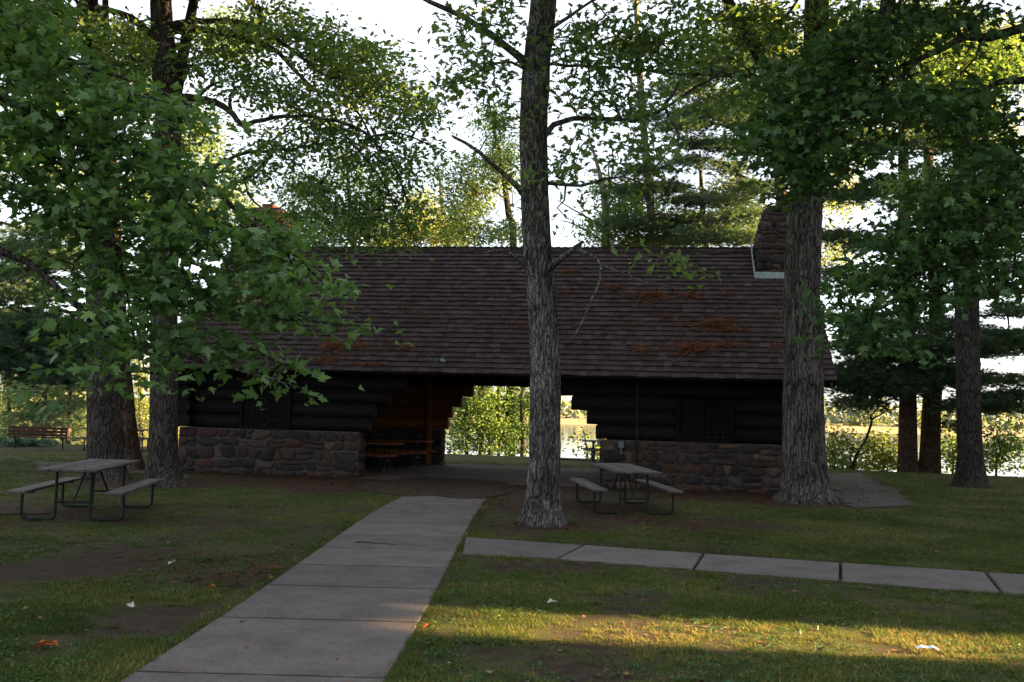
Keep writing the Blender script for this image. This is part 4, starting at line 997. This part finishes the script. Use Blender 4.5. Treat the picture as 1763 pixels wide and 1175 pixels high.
tree('pine_tree', 'leaning reddish pine trunk close behind the broad left trunk, with low dark boughs', 25.5, [(228, 805, 36), (222, 760, 32), (215, 680, 29), (208, 600, 28), (198, 450, 25), (190, 280, 20), (184, 100, 14), (180, -60, 8)],
     [([(208, 600), (150, 590), (80, 600), (10, 610)], 25.5, 26, 9, 3), ([(203, 540), (140, 540), (60, 530), (-20, 540)], 25.5, 26, 9, 3), ([(198, 450), (130, 440), (60, 430), (0, 440)], 25.5, 26, 8, 3), ([(194, 380), (130, 380), (60, 390)], 25.5, 26, 7, 3)],
     FB(26, 2.0, (40, 430, 70, 14, 1.2), (110, 445, 60, 12), (30, 470, 50, 10), (30, 545, 60, 14, 1.2), (100, 560, 70, 14, 1.2), (50, 590, 80, 14, 1.2), (120, 610, 60, 14), (30, 625, 50, 10), (130, 400, 40, 12), (60, 395, 40, 10, .7), (150, 640, 40, 8), (-40, 580, 60, 30), (30, 500, 60, 16), (60, 565, 60, 18), (15, 615, 50, 18), (95, 640, 55, 9), (20, 585, 50, 14)),
     'needle', NEEDLE_B, BARK_PINE, 99, nseg=40, step=.15, furrow=.014, flare=.6, lai=1.9)
# --- trees behind the shelter, along the shore and beyond
def btree(label, Y, tr, blobs, style='leaf', mat=None, bark=None, seed=0, group='trees behind the shelter', lai=1.0, limbs=(), name='tree', dY=2.0, furrow=.006, twig_w=1.2, cat='tree'):
    return tree(name, label, Y, tr, limbs, [(b[0], b[1], b[2], b[3], Y, dY) + tuple(b[4:]) for b in blobs], style, mat or LEAF_FAR, bark or BARK_DARK, seed, group, nseg=14, step=.4, furrow=furrow, flare=.2, lai=lai, twig_w=twig_w, cat=cat)
btree('slim tree rising over the roof just left of the middle oak', 46, [(884, 440, 13), (876, 370, 12), (868, 310, 10), (858, 260, 7), (846, 200, 4), (838, 150, 2)], [(835, 300, 60, 45, .7), (800, 350, 50, 40, .8), (870, 260, 40, 40, .5), (845, 210, 40, 40, .5), (870, 400, 40, 25, .7), (800, 400, 50, 25, .8), (760, 300, 30, 30, .35)], 'leaf', LEAF_FAR, seed=201, limbs=[([(880, 405), (900, 385), (910, 350)], 46, 46, 4, 2), ([(873, 345), (850, 330), (820, 335)], 46, 45, 4, 2)])
btree('sunlit yellowish tree over the middle of the roof ridge', 52, [(768, 470, 10), (764, 400, 9), (760, 340, 6), (755, 290, 3)], [(740, 390, 55, 35, 1.0), (690, 400, 50, 30, .9), (780, 405, 35, 25, .8), (720, 350, 40, 30, .5), (660, 420, 40, 18, .9)], 'leaf', LEAF_YEL, seed=203)
btree('light green tree over the roof between the left chimney and the yellowish tree', 48, [(610, 480, 12), (606, 400, 10), (600, 320, 7), (596, 230, 3)], [(560, 390, 60, 40, .8), (620, 380, 50, 40, .7), (520, 330, 50, 50, .5), (640, 330, 40, 40, .5), (590, 290, 40, 40, .4)], 'leaf', LEAF_FAR, seed=205)
btree('half bare tree with pale forked trunk right of the middle oak', 43, [(1042, 470, 15), (1043, 400, 13), (1040, 340, 11), (1030, 290, 7), (1018, 250, 4), (1012, 220, 2)], [(1050, 330, 40, 40, .5), (1070, 380, 50, 35, .8), (1020, 400, 30, 25, .6), (1090, 340, 30, 40, .6), (1090, 420, 60, 20, 1.0), (1180, 425, 60, 12, .8)], 'leaf', LEAF_MID, BARK_PALE, 207,
      limbs=[([(1043, 405), (1020, 380), (985, 360), (960, 345)], 43, 42, 5, 1.5), ([(1043, 420), (1015, 400), (985, 385), (965, 380)], 43, 42.5, 4, 1.5), ([(1040, 345), (1052, 310), (1056, 275), (1050, 240)], 43, 43, 6, 2), ([(1044, 360), (1065, 330), (1085, 310)], 43, 43, 4, 1.5)])
btree('leafy green tree close behind the right half of the roof ridge', 44, [(1215, 480, 14), (1212, 400, 12), (1208, 330, 8), (1205, 260, 4)], [(1130, 390, 50, 35, .9), (1180, 370, 50, 30, .6), (1260, 330, 50, 35, .7), (1290, 380, 35, 40, .8), (1100, 420, 40, 15, .9)], 'leaf', LEAF_FAR, seed=209)
btree('tall light green tree filling the sky left of the corner maple', 38, [(282, 780, 20), (284, 480, 18), (288, 300, 14), (287, 150, 9), (284, 0, 4)], [(340, 250, 60, 70, .6), (240, 120, 50, 70, .7), (400, 60, 60, 50, .7), (330, 380, 60, 50, .8), (390, 330, 50, 50, .5), (420, 380, 50, 30, .7), (240, 330, 60, 60, .6), (250, 480, 50, 60, .6), (470, 390, 50, 30, .6)], 'leaf', LEAF_FAR, seed=211, group='trees beyond the left trunks')
btree('pale green tree at the upper left corner behind the near maple', 36, [(180, 780, 20), (176, 480, 18), (168, 300, 14), (160, 120, 9), (154, 0, 4)], [(40, 60, 80, 60, .8), (90, 170, 70, 60, .7), (20, 260, 60, 60, .7), (100, 300, 50, 40, .5)], 'leaf', LEAF_FAR, seed=213, group='trees beyond the left trunks')
btree('tall leafy tree filling the upper right corner with sunlit yellow tips', 40, [(1669, 800, 24), (1667, 600, 20), (1662, 400, 16), (1656, 200, 11), (1652, 40, 5)], [(1720, 90, 70, 60, 1.0), (1620, 120, 70, 60, .9), (1560, 60, 70, 50, .9), (1500, 150, 60, 50, .7), (1680, 220, 70, 50, .9), (1450, 90, 50, 60, .8), (1580, 220, 50, 40, .6), (1740, 300, 40, 40, .7)], 'leaf', LEAF_YEL, seed=215, group='trees beyond the right trunks')
btree('sunlit tree behind the big oak, showing yellow between its leaves', 44, [(1386, 790, 20), (1383, 560, 17), (1388, 350, 13), (1400, 150, 8), (1405, 20, 4)], [(1300, 60, 70, 60, .8), (1370, 120, 60, 60, .7), (1450, 330, 40, 50, .6), (1460, 240, 50, 50, .6), (1230, 100, 40, 50, .5), (1440, 430, 30, 40, .6)], 'leaf', LEAF_YEL, seed=217, group='trees beyond the right trunks')
# young trees seen through the breezeway
DESC = {803: 'young tree nearest the left edge of the breezeway opening', 828: 'young tree with full crown left of centre in the breezeway opening', 858: 'thin leaning young tree in the middle of the breezeway opening', 884: 'young tree on the lake bank just left of the middle oak', 900: 'darker young trunk almost touching the middle oak in the opening'}
for px, w, bl, mt in ((803, 7, [(795, 735, 25, 22), (810, 700, 28, 22), (790, 765, 18, 14)], LEAF_MID), (828, 9, [(835, 690, 34, 24), (840, 730, 30, 22), (820, 760, 22, 12)], LEAF_MID), (858, 5, [(860, 740, 30, 20), (870, 765, 25, 12), (850, 775, 18, 8)], LEAF_MID),
                      (884, 7, [(885, 690, 26, 24), (890, 730, 22, 20)], LEAF_FAR), (900, 10, [(905, 740, 20, 22), (900, 770, 16, 12), (915, 690, 20, 24)], LEAF_MID)):
    btree(DESC[px], 43 + (px % 5) * .7, [(px, 795, w), (px + 1, 740, w * .9), (px - 2, 690, w * .75), (px + 4, 640, w * .5), (px + 4, 560, w * .2)], bl + [(px, 640, 30, 30, .6), (px + 5, 590, 30, 30, .6)], 'leaf', mt, seed=300 + px, group='young trees on the lake bank', lai=1.05, dY=1.2, twig_w=.8)
btree('yellow sunlit tree farther off behind the breezeway', 60, [(845, 790, 10), (843, 720, 8), (840, 640, 5), (838, 560, 2)], [(800, 690, 40, 25), (850, 680, 40, 25), (890, 700, 30, 25), (840, 640, 50, 25), (830, 735, 40, 16, .7)], 'bigleaf', LEAF_FAR, seed=330, group='young trees on the lake bank', lai=.55)
btree('small bush by the water right of the middle oak in the opening', 41, [(1012, 800, 5), (1010, 770, 3), (1004, 740, 2)], [(1015, 775, 18, 14), (1000, 745, 14, 12, .7), (1028, 780, 14, 10), (990, 760, 8, 8, .4)], 'leaf', LEAF_YEL, seed=331, group='bushes on the lake bank', lai=.6, dY=.6, name='shrub', cat='shrub', twig_w=.7)
# saplings and bushes on the right bank
tree('sapling', 'curved bare stemmed sapling between the big oak and the pine pair', 37, [(1468, 815, 8), (1474, 785, 6), (1492, 755, 5), (1500, 730, 4.5), (1500, 715, 4), (1512, 702, 2)], [([(1500, 724), (1515, 715), (1535, 705), (1560, 700)], 37, 37, 3.5, 1.2), ([(1476, 775), (1460, 760), (1448, 748)], 37, 36.6, 2.5, 1), ([(1478, 785), (1500, 770), (1515, 762)], 37, 36.6, 2, .8), ([(1462, 815), (1466, 785), (1470, 765)], 37, 37, 4, 2)],
     [(1500, 705, 40, 10, 37, .8, .6), (1470, 760, 25, 14, 37, .8, .6), (1490, 775, 30, 16, 37, .8, .5)], 'leaf', LEAF_YEL, BARK_DARK, 340, nseg=10, step=.3, furrow=.002, flare=.2, lai=.7, twig_w=.7)
for i, (lab, Y, bl, mt) in enumerate((('yellow green bush behind the big oak beside the gravel walk', 37.5, [(1435, 770, 22, 26), (1448, 795, 22, 16), (1440, 740, 15, 14, .6)], LEAF_YEL), ('low dark bush by the foot of the big oak at the water', 36.5, [(1436, 800, 16, 12)], LEAF_MID),
        ('sunlit bush between the sapling and the pine pair', 38, [(1520, 775, 36, 20), (1500, 798, 34, 12), (1540, 795, 22, 14), (1510, 755, 30, 12, .6)], LEAF_YEL), ('green bush between the pine pair and the right hand oak', 37.5, [(1640, 775, 22, 24), (1650, 800, 20, 12), (1632, 745, 14, 14, .6)], LEAF_FAR),
        ('leafy bush behind the right hand oak at the frame edge', 36.5, [(1715, 775, 26, 20), (1745, 765, 25, 18), (1700, 800, 20, 10), (1760, 800, 20, 10, .4), (1720, 740, 30, 14, .6)], LEAF_FAR))):
    px, py = bl[0][0], bl[0][1] + 40
    btree(lab, Y, [(px, py, 4), (px + 2, py - 30, 3), (px - 3, py - 60, 1.5)], bl, 'leaf', mt, seed=350 + i, group='bushes on the lake bank', lai=1.1, dY=.9, name='shrub', cat='shrub', twig_w=.7)
# far left thicket
for i, (lab, Y, tr, bl, st, mt) in enumerate((
        ('bluish young pine behind the park bench', 44, [(75, 800, 10), (76, 740, 9), (78, 690, 6), (80, 640, 3)], [(60, 715, 40, 12), (90, 700, 40, 12), (70, 670, 40, 14), (110, 730, 36, 12), (40, 740, 30, 12), (90, 755, 30, 8, .6)], 'needle', NEEDLE_P),
        ('bluish young pine between the park bench and the broad left trunk', 42, [(118, 800, 11), (118, 740, 9), (120, 690, 6), (122, 630, 3)], [(130, 690, 30, 12), (135, 725, 26, 12), (110, 660, 40, 14), (140, 755, 20, 8, .6)], 'needle', NEEDLE_P),
        ('leafy tree at the far left edge behind the bench', 46, [(20, 810, 8), (18, 740, 7), (14, 680, 5), (10, 620, 3)], [(15, 680, 36, 30, .8), (10, 740, 26, 22, .8), (40, 650, 40, 20, .6)], 'leaf', LEAF_FAR),
        ('yellow sunlit tree far behind the park bench', 62, [(60, 780, 9), (60, 720, 7), (62, 640, 5), (64, 560, 2)], [(40, 640, 60, 40, .8), (100, 650, 50, 40, .8), (60, 700, 50, 30, .5), (140, 690, 30, 40, .6)], 'bigleaf', LEAF_YEL),
        ('bright yellow green tree seen in the gap between the left trunks', 55, [(242, 790, 8), (242, 720, 7), (240, 650, 5), (240, 560, 2)], [(242, 640, 30, 40, .9), (240, 700, 26, 30, .9), (235, 740, 22, 16, .7), (300, 720, 16, 40, .6)], 'leaf', LEAF_YEL),
        ('sunlit tree beyond the left corner of the shelter', 58, [(306, 790, 8), (306, 700, 7), (304, 600, 4)], [(310, 640, 40, 40, .6), (300, 760, 12, 20, .8)], 'leaf', LEAF_YEL))):
    btree(lab, Y, tr, bl, st, mt, seed=370 + i, group='far left thicket', lai=.6, dY=1.5, twig_w=.8)

# far shore woods: one mass of crowns
def far_woods():
    r = np.random.default_rng(5); pos, sc, tn = [], [], []
    for i in range(230):
        x = r.uniform(-330, 330); y = r.uniform(415, 480); h = r.uniform(6, 12) * (.75 + .5 * float(vnoise(x * .02, 5.))); w = r.uniform(4, 7); t0 = r.random()
        for k in range(60):
            u = r.normal(size=3); u /= np.linalg.norm(u)
            pos.append((x + u[0] * w, y + u[1] * w * .6, -.5 + h * .5 + u[2] * h * .55)); sc.append(r.uniform(1.6, 3.4)); tn.append(np.clip(t0 + r.normal() * .15, 0, 1))
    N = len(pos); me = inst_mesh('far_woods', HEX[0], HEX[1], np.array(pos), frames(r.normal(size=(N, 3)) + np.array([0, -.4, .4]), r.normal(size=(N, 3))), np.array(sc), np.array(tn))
    o = link('far_woods', me, mat_leaf('hazy_far_leaf', (.13, .16, .13), (.17, .20, .15), (.22, .235, .15), .3)); o['kind'] = 'stuff'; o['label'] = 'pale far wood beyond the lake and marsh'  # distance haze is put into the pale leaf colour
far_woods()

# unseen spruce belt, added to shade the lawn; its slot passes a low sun bar
def spruce():
    mb = MB(); n, m = 28, 46; V, F = [], []
    for i in range(m):
        z = .1 + 14.6 * i / (m - 1); rr_ = 2.2 if z < 11.2 else 2.2 * max(.02, 1 - ((z - 11.2) / 3.6) ** 1.3)
        for k in range(n):
            a = 2 * math.pi * k / n; d = rr_ * (1 + .12 * (mnoise.noise(Vector((math.cos(a) * 2.2, math.sin(a) * 2.2, z * .9))))) ; V.append((d * math.cos(a), d * math.sin(a), z))
    for i in range(m - 1):
        for k in range(n): F.append((i * n + k, i * n + (k + 1) % n, (i + 1) * n + (k + 1) % n, (i + 1) * n + k))
    F.append(tuple(range((m - 1) * n, m * n))); mb.mesh(V, F, .3, True)
    r = random.Random(3)
    for _ in range(1500):
        z = r.uniform(.3, 14); a = r.uniform(0, 6.283); rr_ = 2.2 if z < 11.2 else 2.2 * max(.02, 1 - ((z - 11.2) / 3.6) ** 1.3)
        p = Vector((rr_ * math.cos(a), rr_ * math.sin(a), z)); o = Vector((math.cos(a), math.sin(a), r.uniform(-.9, -.1))).normalized(); s_ = Vector((-math.sin(a), math.cos(a), r.uniform(-.2, .2))) * .1
        L = r.uniform(.15, .4); mb.face([p - s_ - o * .1, p + s_ - o * .1, p + o * L], r.random())
    root = empty('shade_spruce', (0, 0, 0)); mb.build('crown', NEEDLE, root, fixn=False)
    t = MB(); t.tube([(0, 0, -.2), (0, 0, 3)], [.25, .2], 10); t.build('trunk', BARK_DARK, root); return root
sp0 = spruce(); first = True
ys_ = [1.93 - 3.3 * k for k in range(5)][::-1] + [7.43 + 3.3 * k for k in range(8)] + [33.2]
for i, y in enumerate(ys_):
    o = sp0 if first else copy_tree(sp0); first = False
    sc_ = 1.0
    o.location = (30.0, y, 0); o.rotation_euler = (0, 0, i * 1.3); o.scale = (sc_, sc_, (1.24 if 8.5 < y < 19.5 else 1.13) + .06 * ((i * 37) % 10) / 10)
    tag(o, 'unseen dense spruce added beyond the right edge to shade the lawn', 'tree', 'unseen spruce belt shading the lawn')

# unseen pine added behind the slot: its high crown blocks sun from the leaves
root = empty('pine_tree', (33.6, 2.7, 0), 0, 'unseen high crowned pine added behind the spruce gap to block sun above the strip', 'tree')
mb = MB(); mb.tube([(0, 0, -.2), (0, .1, 4), (0, .6, 8), (0, 1.2, 14)], [.22, .2, .17, .1], 10); mb.build('trunk', BARK_PINE, root)
mb = MB(); n, m = 26, 22; V, F = [], []
for i in range(m):
    f = i / (m - 1); z = 9.45 + 9 * f; rr_ = 2.5 * math.sin(math.pi * min(.97, .12 + .85 * f)) ** .5
    for k in range(n):
        a = 2 * math.pi * k / n; d = rr_ * (1 + .25 * mnoise.noise(Vector((math.cos(a) * 2, math.sin(a) * 2, z)))); V.append((d * math.cos(a), 1.5 + d * math.sin(a), z + .5 * mnoise.noise(Vector((a, 3, z)))))
for i in range(m - 1):
    for k in range(n): F.append((i * n + k, i * n + (k + 1) % n, (i + 1) * n + (k + 1) % n, (i + 1) * n + k))
F += [tuple(range(n)), tuple(range((m - 1) * n, m * n))]; mb.mesh(V, F, .4, True); mb.build('crown', NEEDLE, root, fixn=False)

# ------------------------------------------------------------------ grass, weeds and litter
def mat_grass():
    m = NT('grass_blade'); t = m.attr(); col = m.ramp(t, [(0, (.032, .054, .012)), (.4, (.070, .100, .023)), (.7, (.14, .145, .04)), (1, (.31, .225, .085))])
    m.color(col); m.b.inputs['Roughness'].default_value = .7
    tr = m.n('ShaderNodeBsdfTranslucent'); m.l(col, tr.inputs[0]); ms = m.n('ShaderNodeMixShader'); ms.inputs[0].default_value = .35
    m.l(m.b.outputs[0], ms.inputs[1]); m.l(tr.outputs[0], ms.inputs[2]); m.l(ms.outputs[0], m.out.inputs[0]); return m.m
def scatter(n, seed, y0, y1, pw):
    r = np.random.default_rng(seed); u = r.random(n); y = (y0 ** (1 - pw) + u * (y1 ** (1 - pw) - y0 ** (1 - pw))) ** (1 / (1 - pw)) if pw != 1 else y0 * (y1 / y0) ** u
    x = (r.random(n) * 2 - 1) * (.56 * y + .4); return x, y, r
def grass():
    x, y, r = scatter(330000, 12, 5.2, 34, 1.2)
    g, red = dirt_fields(x, y); cl = fbm(x * 2.2 + 9, y * 2.2, 3); fine = fbm(x * 7, y * 7, 2)
    p = np.clip((g + 1.0 * (cl - .5) + .9 * (fine - .5) - .36) * 2.8, 0.05, 1)
    edge = (inpath(x, y, .16) & ~inpath(x, y, 0)); p = np.where(edge, np.maximum(p, .55), p)
    k = (r.random(len(x)) < p) & ~inpath(x, y, -.012) & ~inbuild(x, y, .05)
    x, y, p, edge, cl = x[k], y[k], p[k], edge[k], cl[k]; N = len(x)
    # three blades per tuft
    V, F = [], []
    for i in range(4):
        a = i * 1.7 + .3; c_, s_ = math.cos(a), math.sin(a); b = (.25 * c_, .25 * s_, 0); w = .075
        j = len(V); V += [(b[0] - s_ * w, b[1] + c_ * w, -.1), (b[0] + s_ * w, b[1] - c_ * w, -.1), (b[0] * 2.2 + .04, b[1] * 2.2, .55 - .06 * i), (b[0] * 4.6, b[1] * 4.6, .95 - .18 * i)]; F.append((j, j + 1, j + 2)); F.append((j + 1, j + 3, j + 2)) if False else None
        F[-1:] = [(j, j + 1, j + 3)] if i % 2 else [(j, j + 1, j + 2)]
    a = r.uniform(0, 6.283, N); R = np.zeros((N, 3, 3)); R[:, 0, 0] = np.cos(a); R[:, 0, 1] = -np.sin(a); R[:, 1, 0] = np.sin(a); R[:, 1, 1] = np.cos(a); R[:, 2, 2] = 1
    h = r.uniform(.016, .046, N) * (.6 + .6 * p) * (1 + .25 * (y / 14)) * np.where(edge, 1.25, 1)
    z = ground_z(x, y)
    tn = np.clip(.30 + .55 * (fbm(x * .9 + 70, y * .9, 3) - .5) * 1.6 + r.normal(size=N) * .17 + np.where(r.random(N) < .08, .35, 0) + .22 * np.exp(-((y - 8.1 + .12 * (x - 2)) / .7) ** 2) * (x > -1.5), 0, 1)  # last term: drier, paler tint along the sun strip strengthens its light by colour
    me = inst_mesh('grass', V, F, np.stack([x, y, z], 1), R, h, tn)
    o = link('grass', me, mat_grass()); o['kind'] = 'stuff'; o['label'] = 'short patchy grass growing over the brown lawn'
grass()
def weeds():
    x, y, r = scatter(9000, 18, 5.2, 14, 1.2); g, red = dirt_fields(x, y); cl = fbm(x * 1.3 + 50, y * 1.3, 3)
    k = (cl > .52) & (g > .3) & ~inpath(x, y, .02); x, y = x[k], y[k]; n = len(x) * 4
    xx = np.repeat(x, 4) + r.normal(size=n) * .025; yy = np.repeat(y, 4) + r.normal(size=n) * .025
    nm = np.array([0, 0, 1.]) + r.normal(size=(n, 3)) * .45; hd = r.normal(size=(n, 3))
    me = inst_mesh('weeds', HEX[0], HEX[1], np.stack([xx, yy, ground_z(xx, yy) + r.uniform(.012, .035, n)], 1), frames(nm, hd), r.uniform(.014, .032, n), np.clip(r.normal(.4, .2, n), 0, 1))
    o = link('weeds', me, LEAF_DARK); o['kind'] = 'stuff'; o['label'] = 'broad leaved weeds among the grass'
weeds()
def litter():
    x, y, r = scatter(750, 25, 5.2, 24, 1.3); n = len(x); keep = ~inbuild(x, y, 0) & (~inpath(x, y, 0) | (r.random(n) < .15)); x, y = x[keep], y[keep]; n = len(x)
    z = ground_z(x, y) + np.where(inpath(x, y, 0), .03, .018)
    nm = np.array([0, 0, 1.]) + r.normal(size=(n, 3)) * .3
    m = NT('dry_leaf'); m.color(m.ramp(m.attr(), [(0, (.07, .035, .02)), (.6, (.16, .08, .04)), (.85, (.19, .13, .08)), (1, (.25, .21, .17))]))
    me = inst_mesh('leaf_litter', MAPLE[0], MAPLE[1], np.stack([x, y, z], 1), frames(nm, r.normal(size=(n, 3))), r.uniform(.018, .055, n), r.random(n) ** 2)
    o = link('leaf_litter', me, m.m); o['kind'] = 'stuff'; o['label'] = 'small dry leaves and bits scattered over the ground'
    return m.m
DRY = litter()
def ground_needles():
    x, y, r = scatter(120000, 31, 6, 32, 1.0); g, red = dirt_fields(x, y); k = (r.random(len(x)) < (red - .15) * .9) & ~inbuild(x, y, .0); x, y = x[k], y[k]
    on = inpath(x, y, 0); kk = ~on | (y > 16.5) & (r.random(len(x)) < np.clip((y - 16.3) / 2.2, 0, 1)); x, y, on = x[kk], y[kk], on[kk]; n = len(x)
    nm = np.array([0, 0, 1.]) + r.normal(size=(n, 3)) * .3; m = mat_simple('ground_needle', (.075, .034, .020), .9, .5, 30, 0, (1, 1, 1), .6)
    me = inst_mesh('needle_litter', [(-.05, -.5, 0), (.05, -.5, 0), (.04, .1, .06), (0, .5, 0)], [(0, 1, 2, 3)], np.stack([x, y, ground_z(x, y) * (~on) + np.where(on, .022, .014)], 1), frames(nm, r.normal(size=(n, 3)) * np.array([1, 1, .1])), r.uniform(.06, .16, n), r.random(n))
    o = link('needle_litter', me, m); o['kind'] = 'stuff'; o['label'] = 'brown pine needles strewn over the bare ground'
ground_needles()
ORANGE = mat_simple('orange_dead_leaf', (.30, .085, .030), .7, .4, 30); PAPER = mat_simple('white_paper', (.62, .64, .70), .7, .06, 20); PALEL = mat_simple('pale_dry_leaf', (.36, .33, .29), .8, .2, 30)
def leaf_thing(name, px, py, size, mat, label, cat, parts=1, seed=1, group=None):
    g = G(px, py, .03); r = random.Random(seed); mb = MB()
    for k in range(parts):
        M_ = Matrix.Rotation(r.uniform(0, 6.28), 3, 'Z') @ Matrix.Rotation(r.uniform(-.5, .5), 3, 'X') @ Matrix.Rotation(r.uniform(-.5, .5), 3, 'Y'); o = Vector((r.uniform(-1, 1), r.uniform(-1, 1), r.uniform(0, .3))) * size * .45 * (parts > 1)
        mb.mesh([tuple(M_ @ (Vector((v[0], v[1], v[2] * 2.4)) * size) + o) for v in MAPLE[0]], MAPLE[1], r.random())
    tag(mb.build(name, mat, None, (g[0], g[1], .035 + float(ground_z(g[0], g[1]))), fixn=False), label, cat, group)
leaf_thing('dead_leaf', 80, 1110, .095, ORANGE, 'curled bright orange dead leaf on the grass at the lower left', 'leaf', 3, 4)
leaf_thing('dead_leaf', 296, 969, .095, PALEL, 'pale grey dead leaf on the lawn below the left picnic table', 'leaf', 1, 2)
leaf_thing('dead_leaf', 365, 1011, .06, ORANGE, 'tiny orange leaf near the bare dirt left of the path', 'leaf', 1, 3)
leaf_thing('dead_leaf', 950, 1037, .09, PALEL, 'pale curled leaf lying on the grass right of the path', 'leaf', 1, 6)
leaf_thing('dead_leaf', 733, 1077, .07, ORANGE, 'small tan leaf beside the right edge of the path', 'leaf', 1, 7)
leaf_thing('dead_leaf', 225, 1043, .07, PALEL, 'tan leaf on the bare dirt left of the path', 'leaf', 1, 8)
mb = MB(); r = random.Random(2); g = G(1598, 1123, .02); pts = [(-.075, .03, .004), (-.045, .01, .022), (0, .008, .016), (.035, -.008, .026), (.07, -.02, .006)]
for a, b in zip(pts[:-1], pts[1:]):
    mb.face([(a[0], a[1] - .022, a[2]), (b[0], b[1] - .022, b[2]), (b[0], b[1] + .02, b[2] + .008), (a[0], a[1] + .02, a[2] + .008)], .5)
tag(mb.build('paper_scrap', PAPER, None, (g[0], g[1], .035), fixn=False), 'crumpled white paper scrap on the grass below the sunlit strip', 'litter')
def stick(px, py, L, a, w, label, curve=.1, z=.02, fork=True, mat=TWIG):
    g = G(px, py, z); mb = MB(); d = Vector((math.cos(a), math.sin(a), 0)); n = Vector((-d.y, d.x, 0)); r = random.Random(int(px)); pts = [d * (L * (k / 8 - .5)) + n * curve * L * math.sin(k * .9) * .4 + n * r.uniform(-.02, .02) * L + Vector((0, 0, .012 * r.random())) for k in range(9)]
    mb.tube(pts, [w * (1 - .08 * k) for k in range(9)], 6)
    if fork: mb.tube([pts[3], pts[3] + d * L * .2 + n * L * .12, pts[3] + d * L * .32 + n * L * .15 + Vector((0, 0, .05))], [w * .6, w * .4, w * .2], 5)
    tag(mb.build('fallen_twig', mat, None, (g[0], g[1], z + float(ground_z(g[0], g[1])))), label, 'twig', 'twigs on the ground')
DTW = mat_simple('dark_wet_twig', (.022, .017, .014), .9, .4, 20)
stick(30, 886, 1.0, .45, .014, 'dark fallen branch beside the left picnic table at the frame edge', mat=DTW)
stick(648, 936, .55, -.15, .009, 'thin dark twig lying across the concrete path', .2, .035, False, DTW)
stick(8, 770, 1.3, .2, .02, 'dark dead branch on the lawn under the park bench at the left edge', mat=DTW)
stick(400, 1013, .35, -.3, .008, 'short dark twig on bare dirt by the left path edge', mat=DTW)
stick(1215, 1083, .35, -.1, .008, 'pale twig lying in the sunlit strip of grass')
stick(980, 792, 2.2, .1, .03, 'dead branch by the water seen right of the middle oak', mat=DTW)
# mound of cut pine brush
g = G(40, 768); r = np.random.default_rng(4); n = 260; pos = np.stack([g[0] + r.normal(size=n) * .55, g[1] + r.normal(size=n) * .35, .06 + .16 * r.random(n)], 1)
root = empty('pine_brush', (g[0], g[1], 0), 0, 'low heap of dark green pine brush on the lawn before the park bench', 'brush pile')
me = inst_mesh('boughs', TUFT[0], TUFT[1], pos - np.array([g[0], g[1], 0]), frames(np.array([0, 0, 1.]) + r.normal(size=(n, 3)) * .3, r.normal(size=(n, 3)) * np.array([1, 1, .3])), r.uniform(.2, .35, n), r.random(n) * .5); link('boughs', me, NEEDLE_B, root)
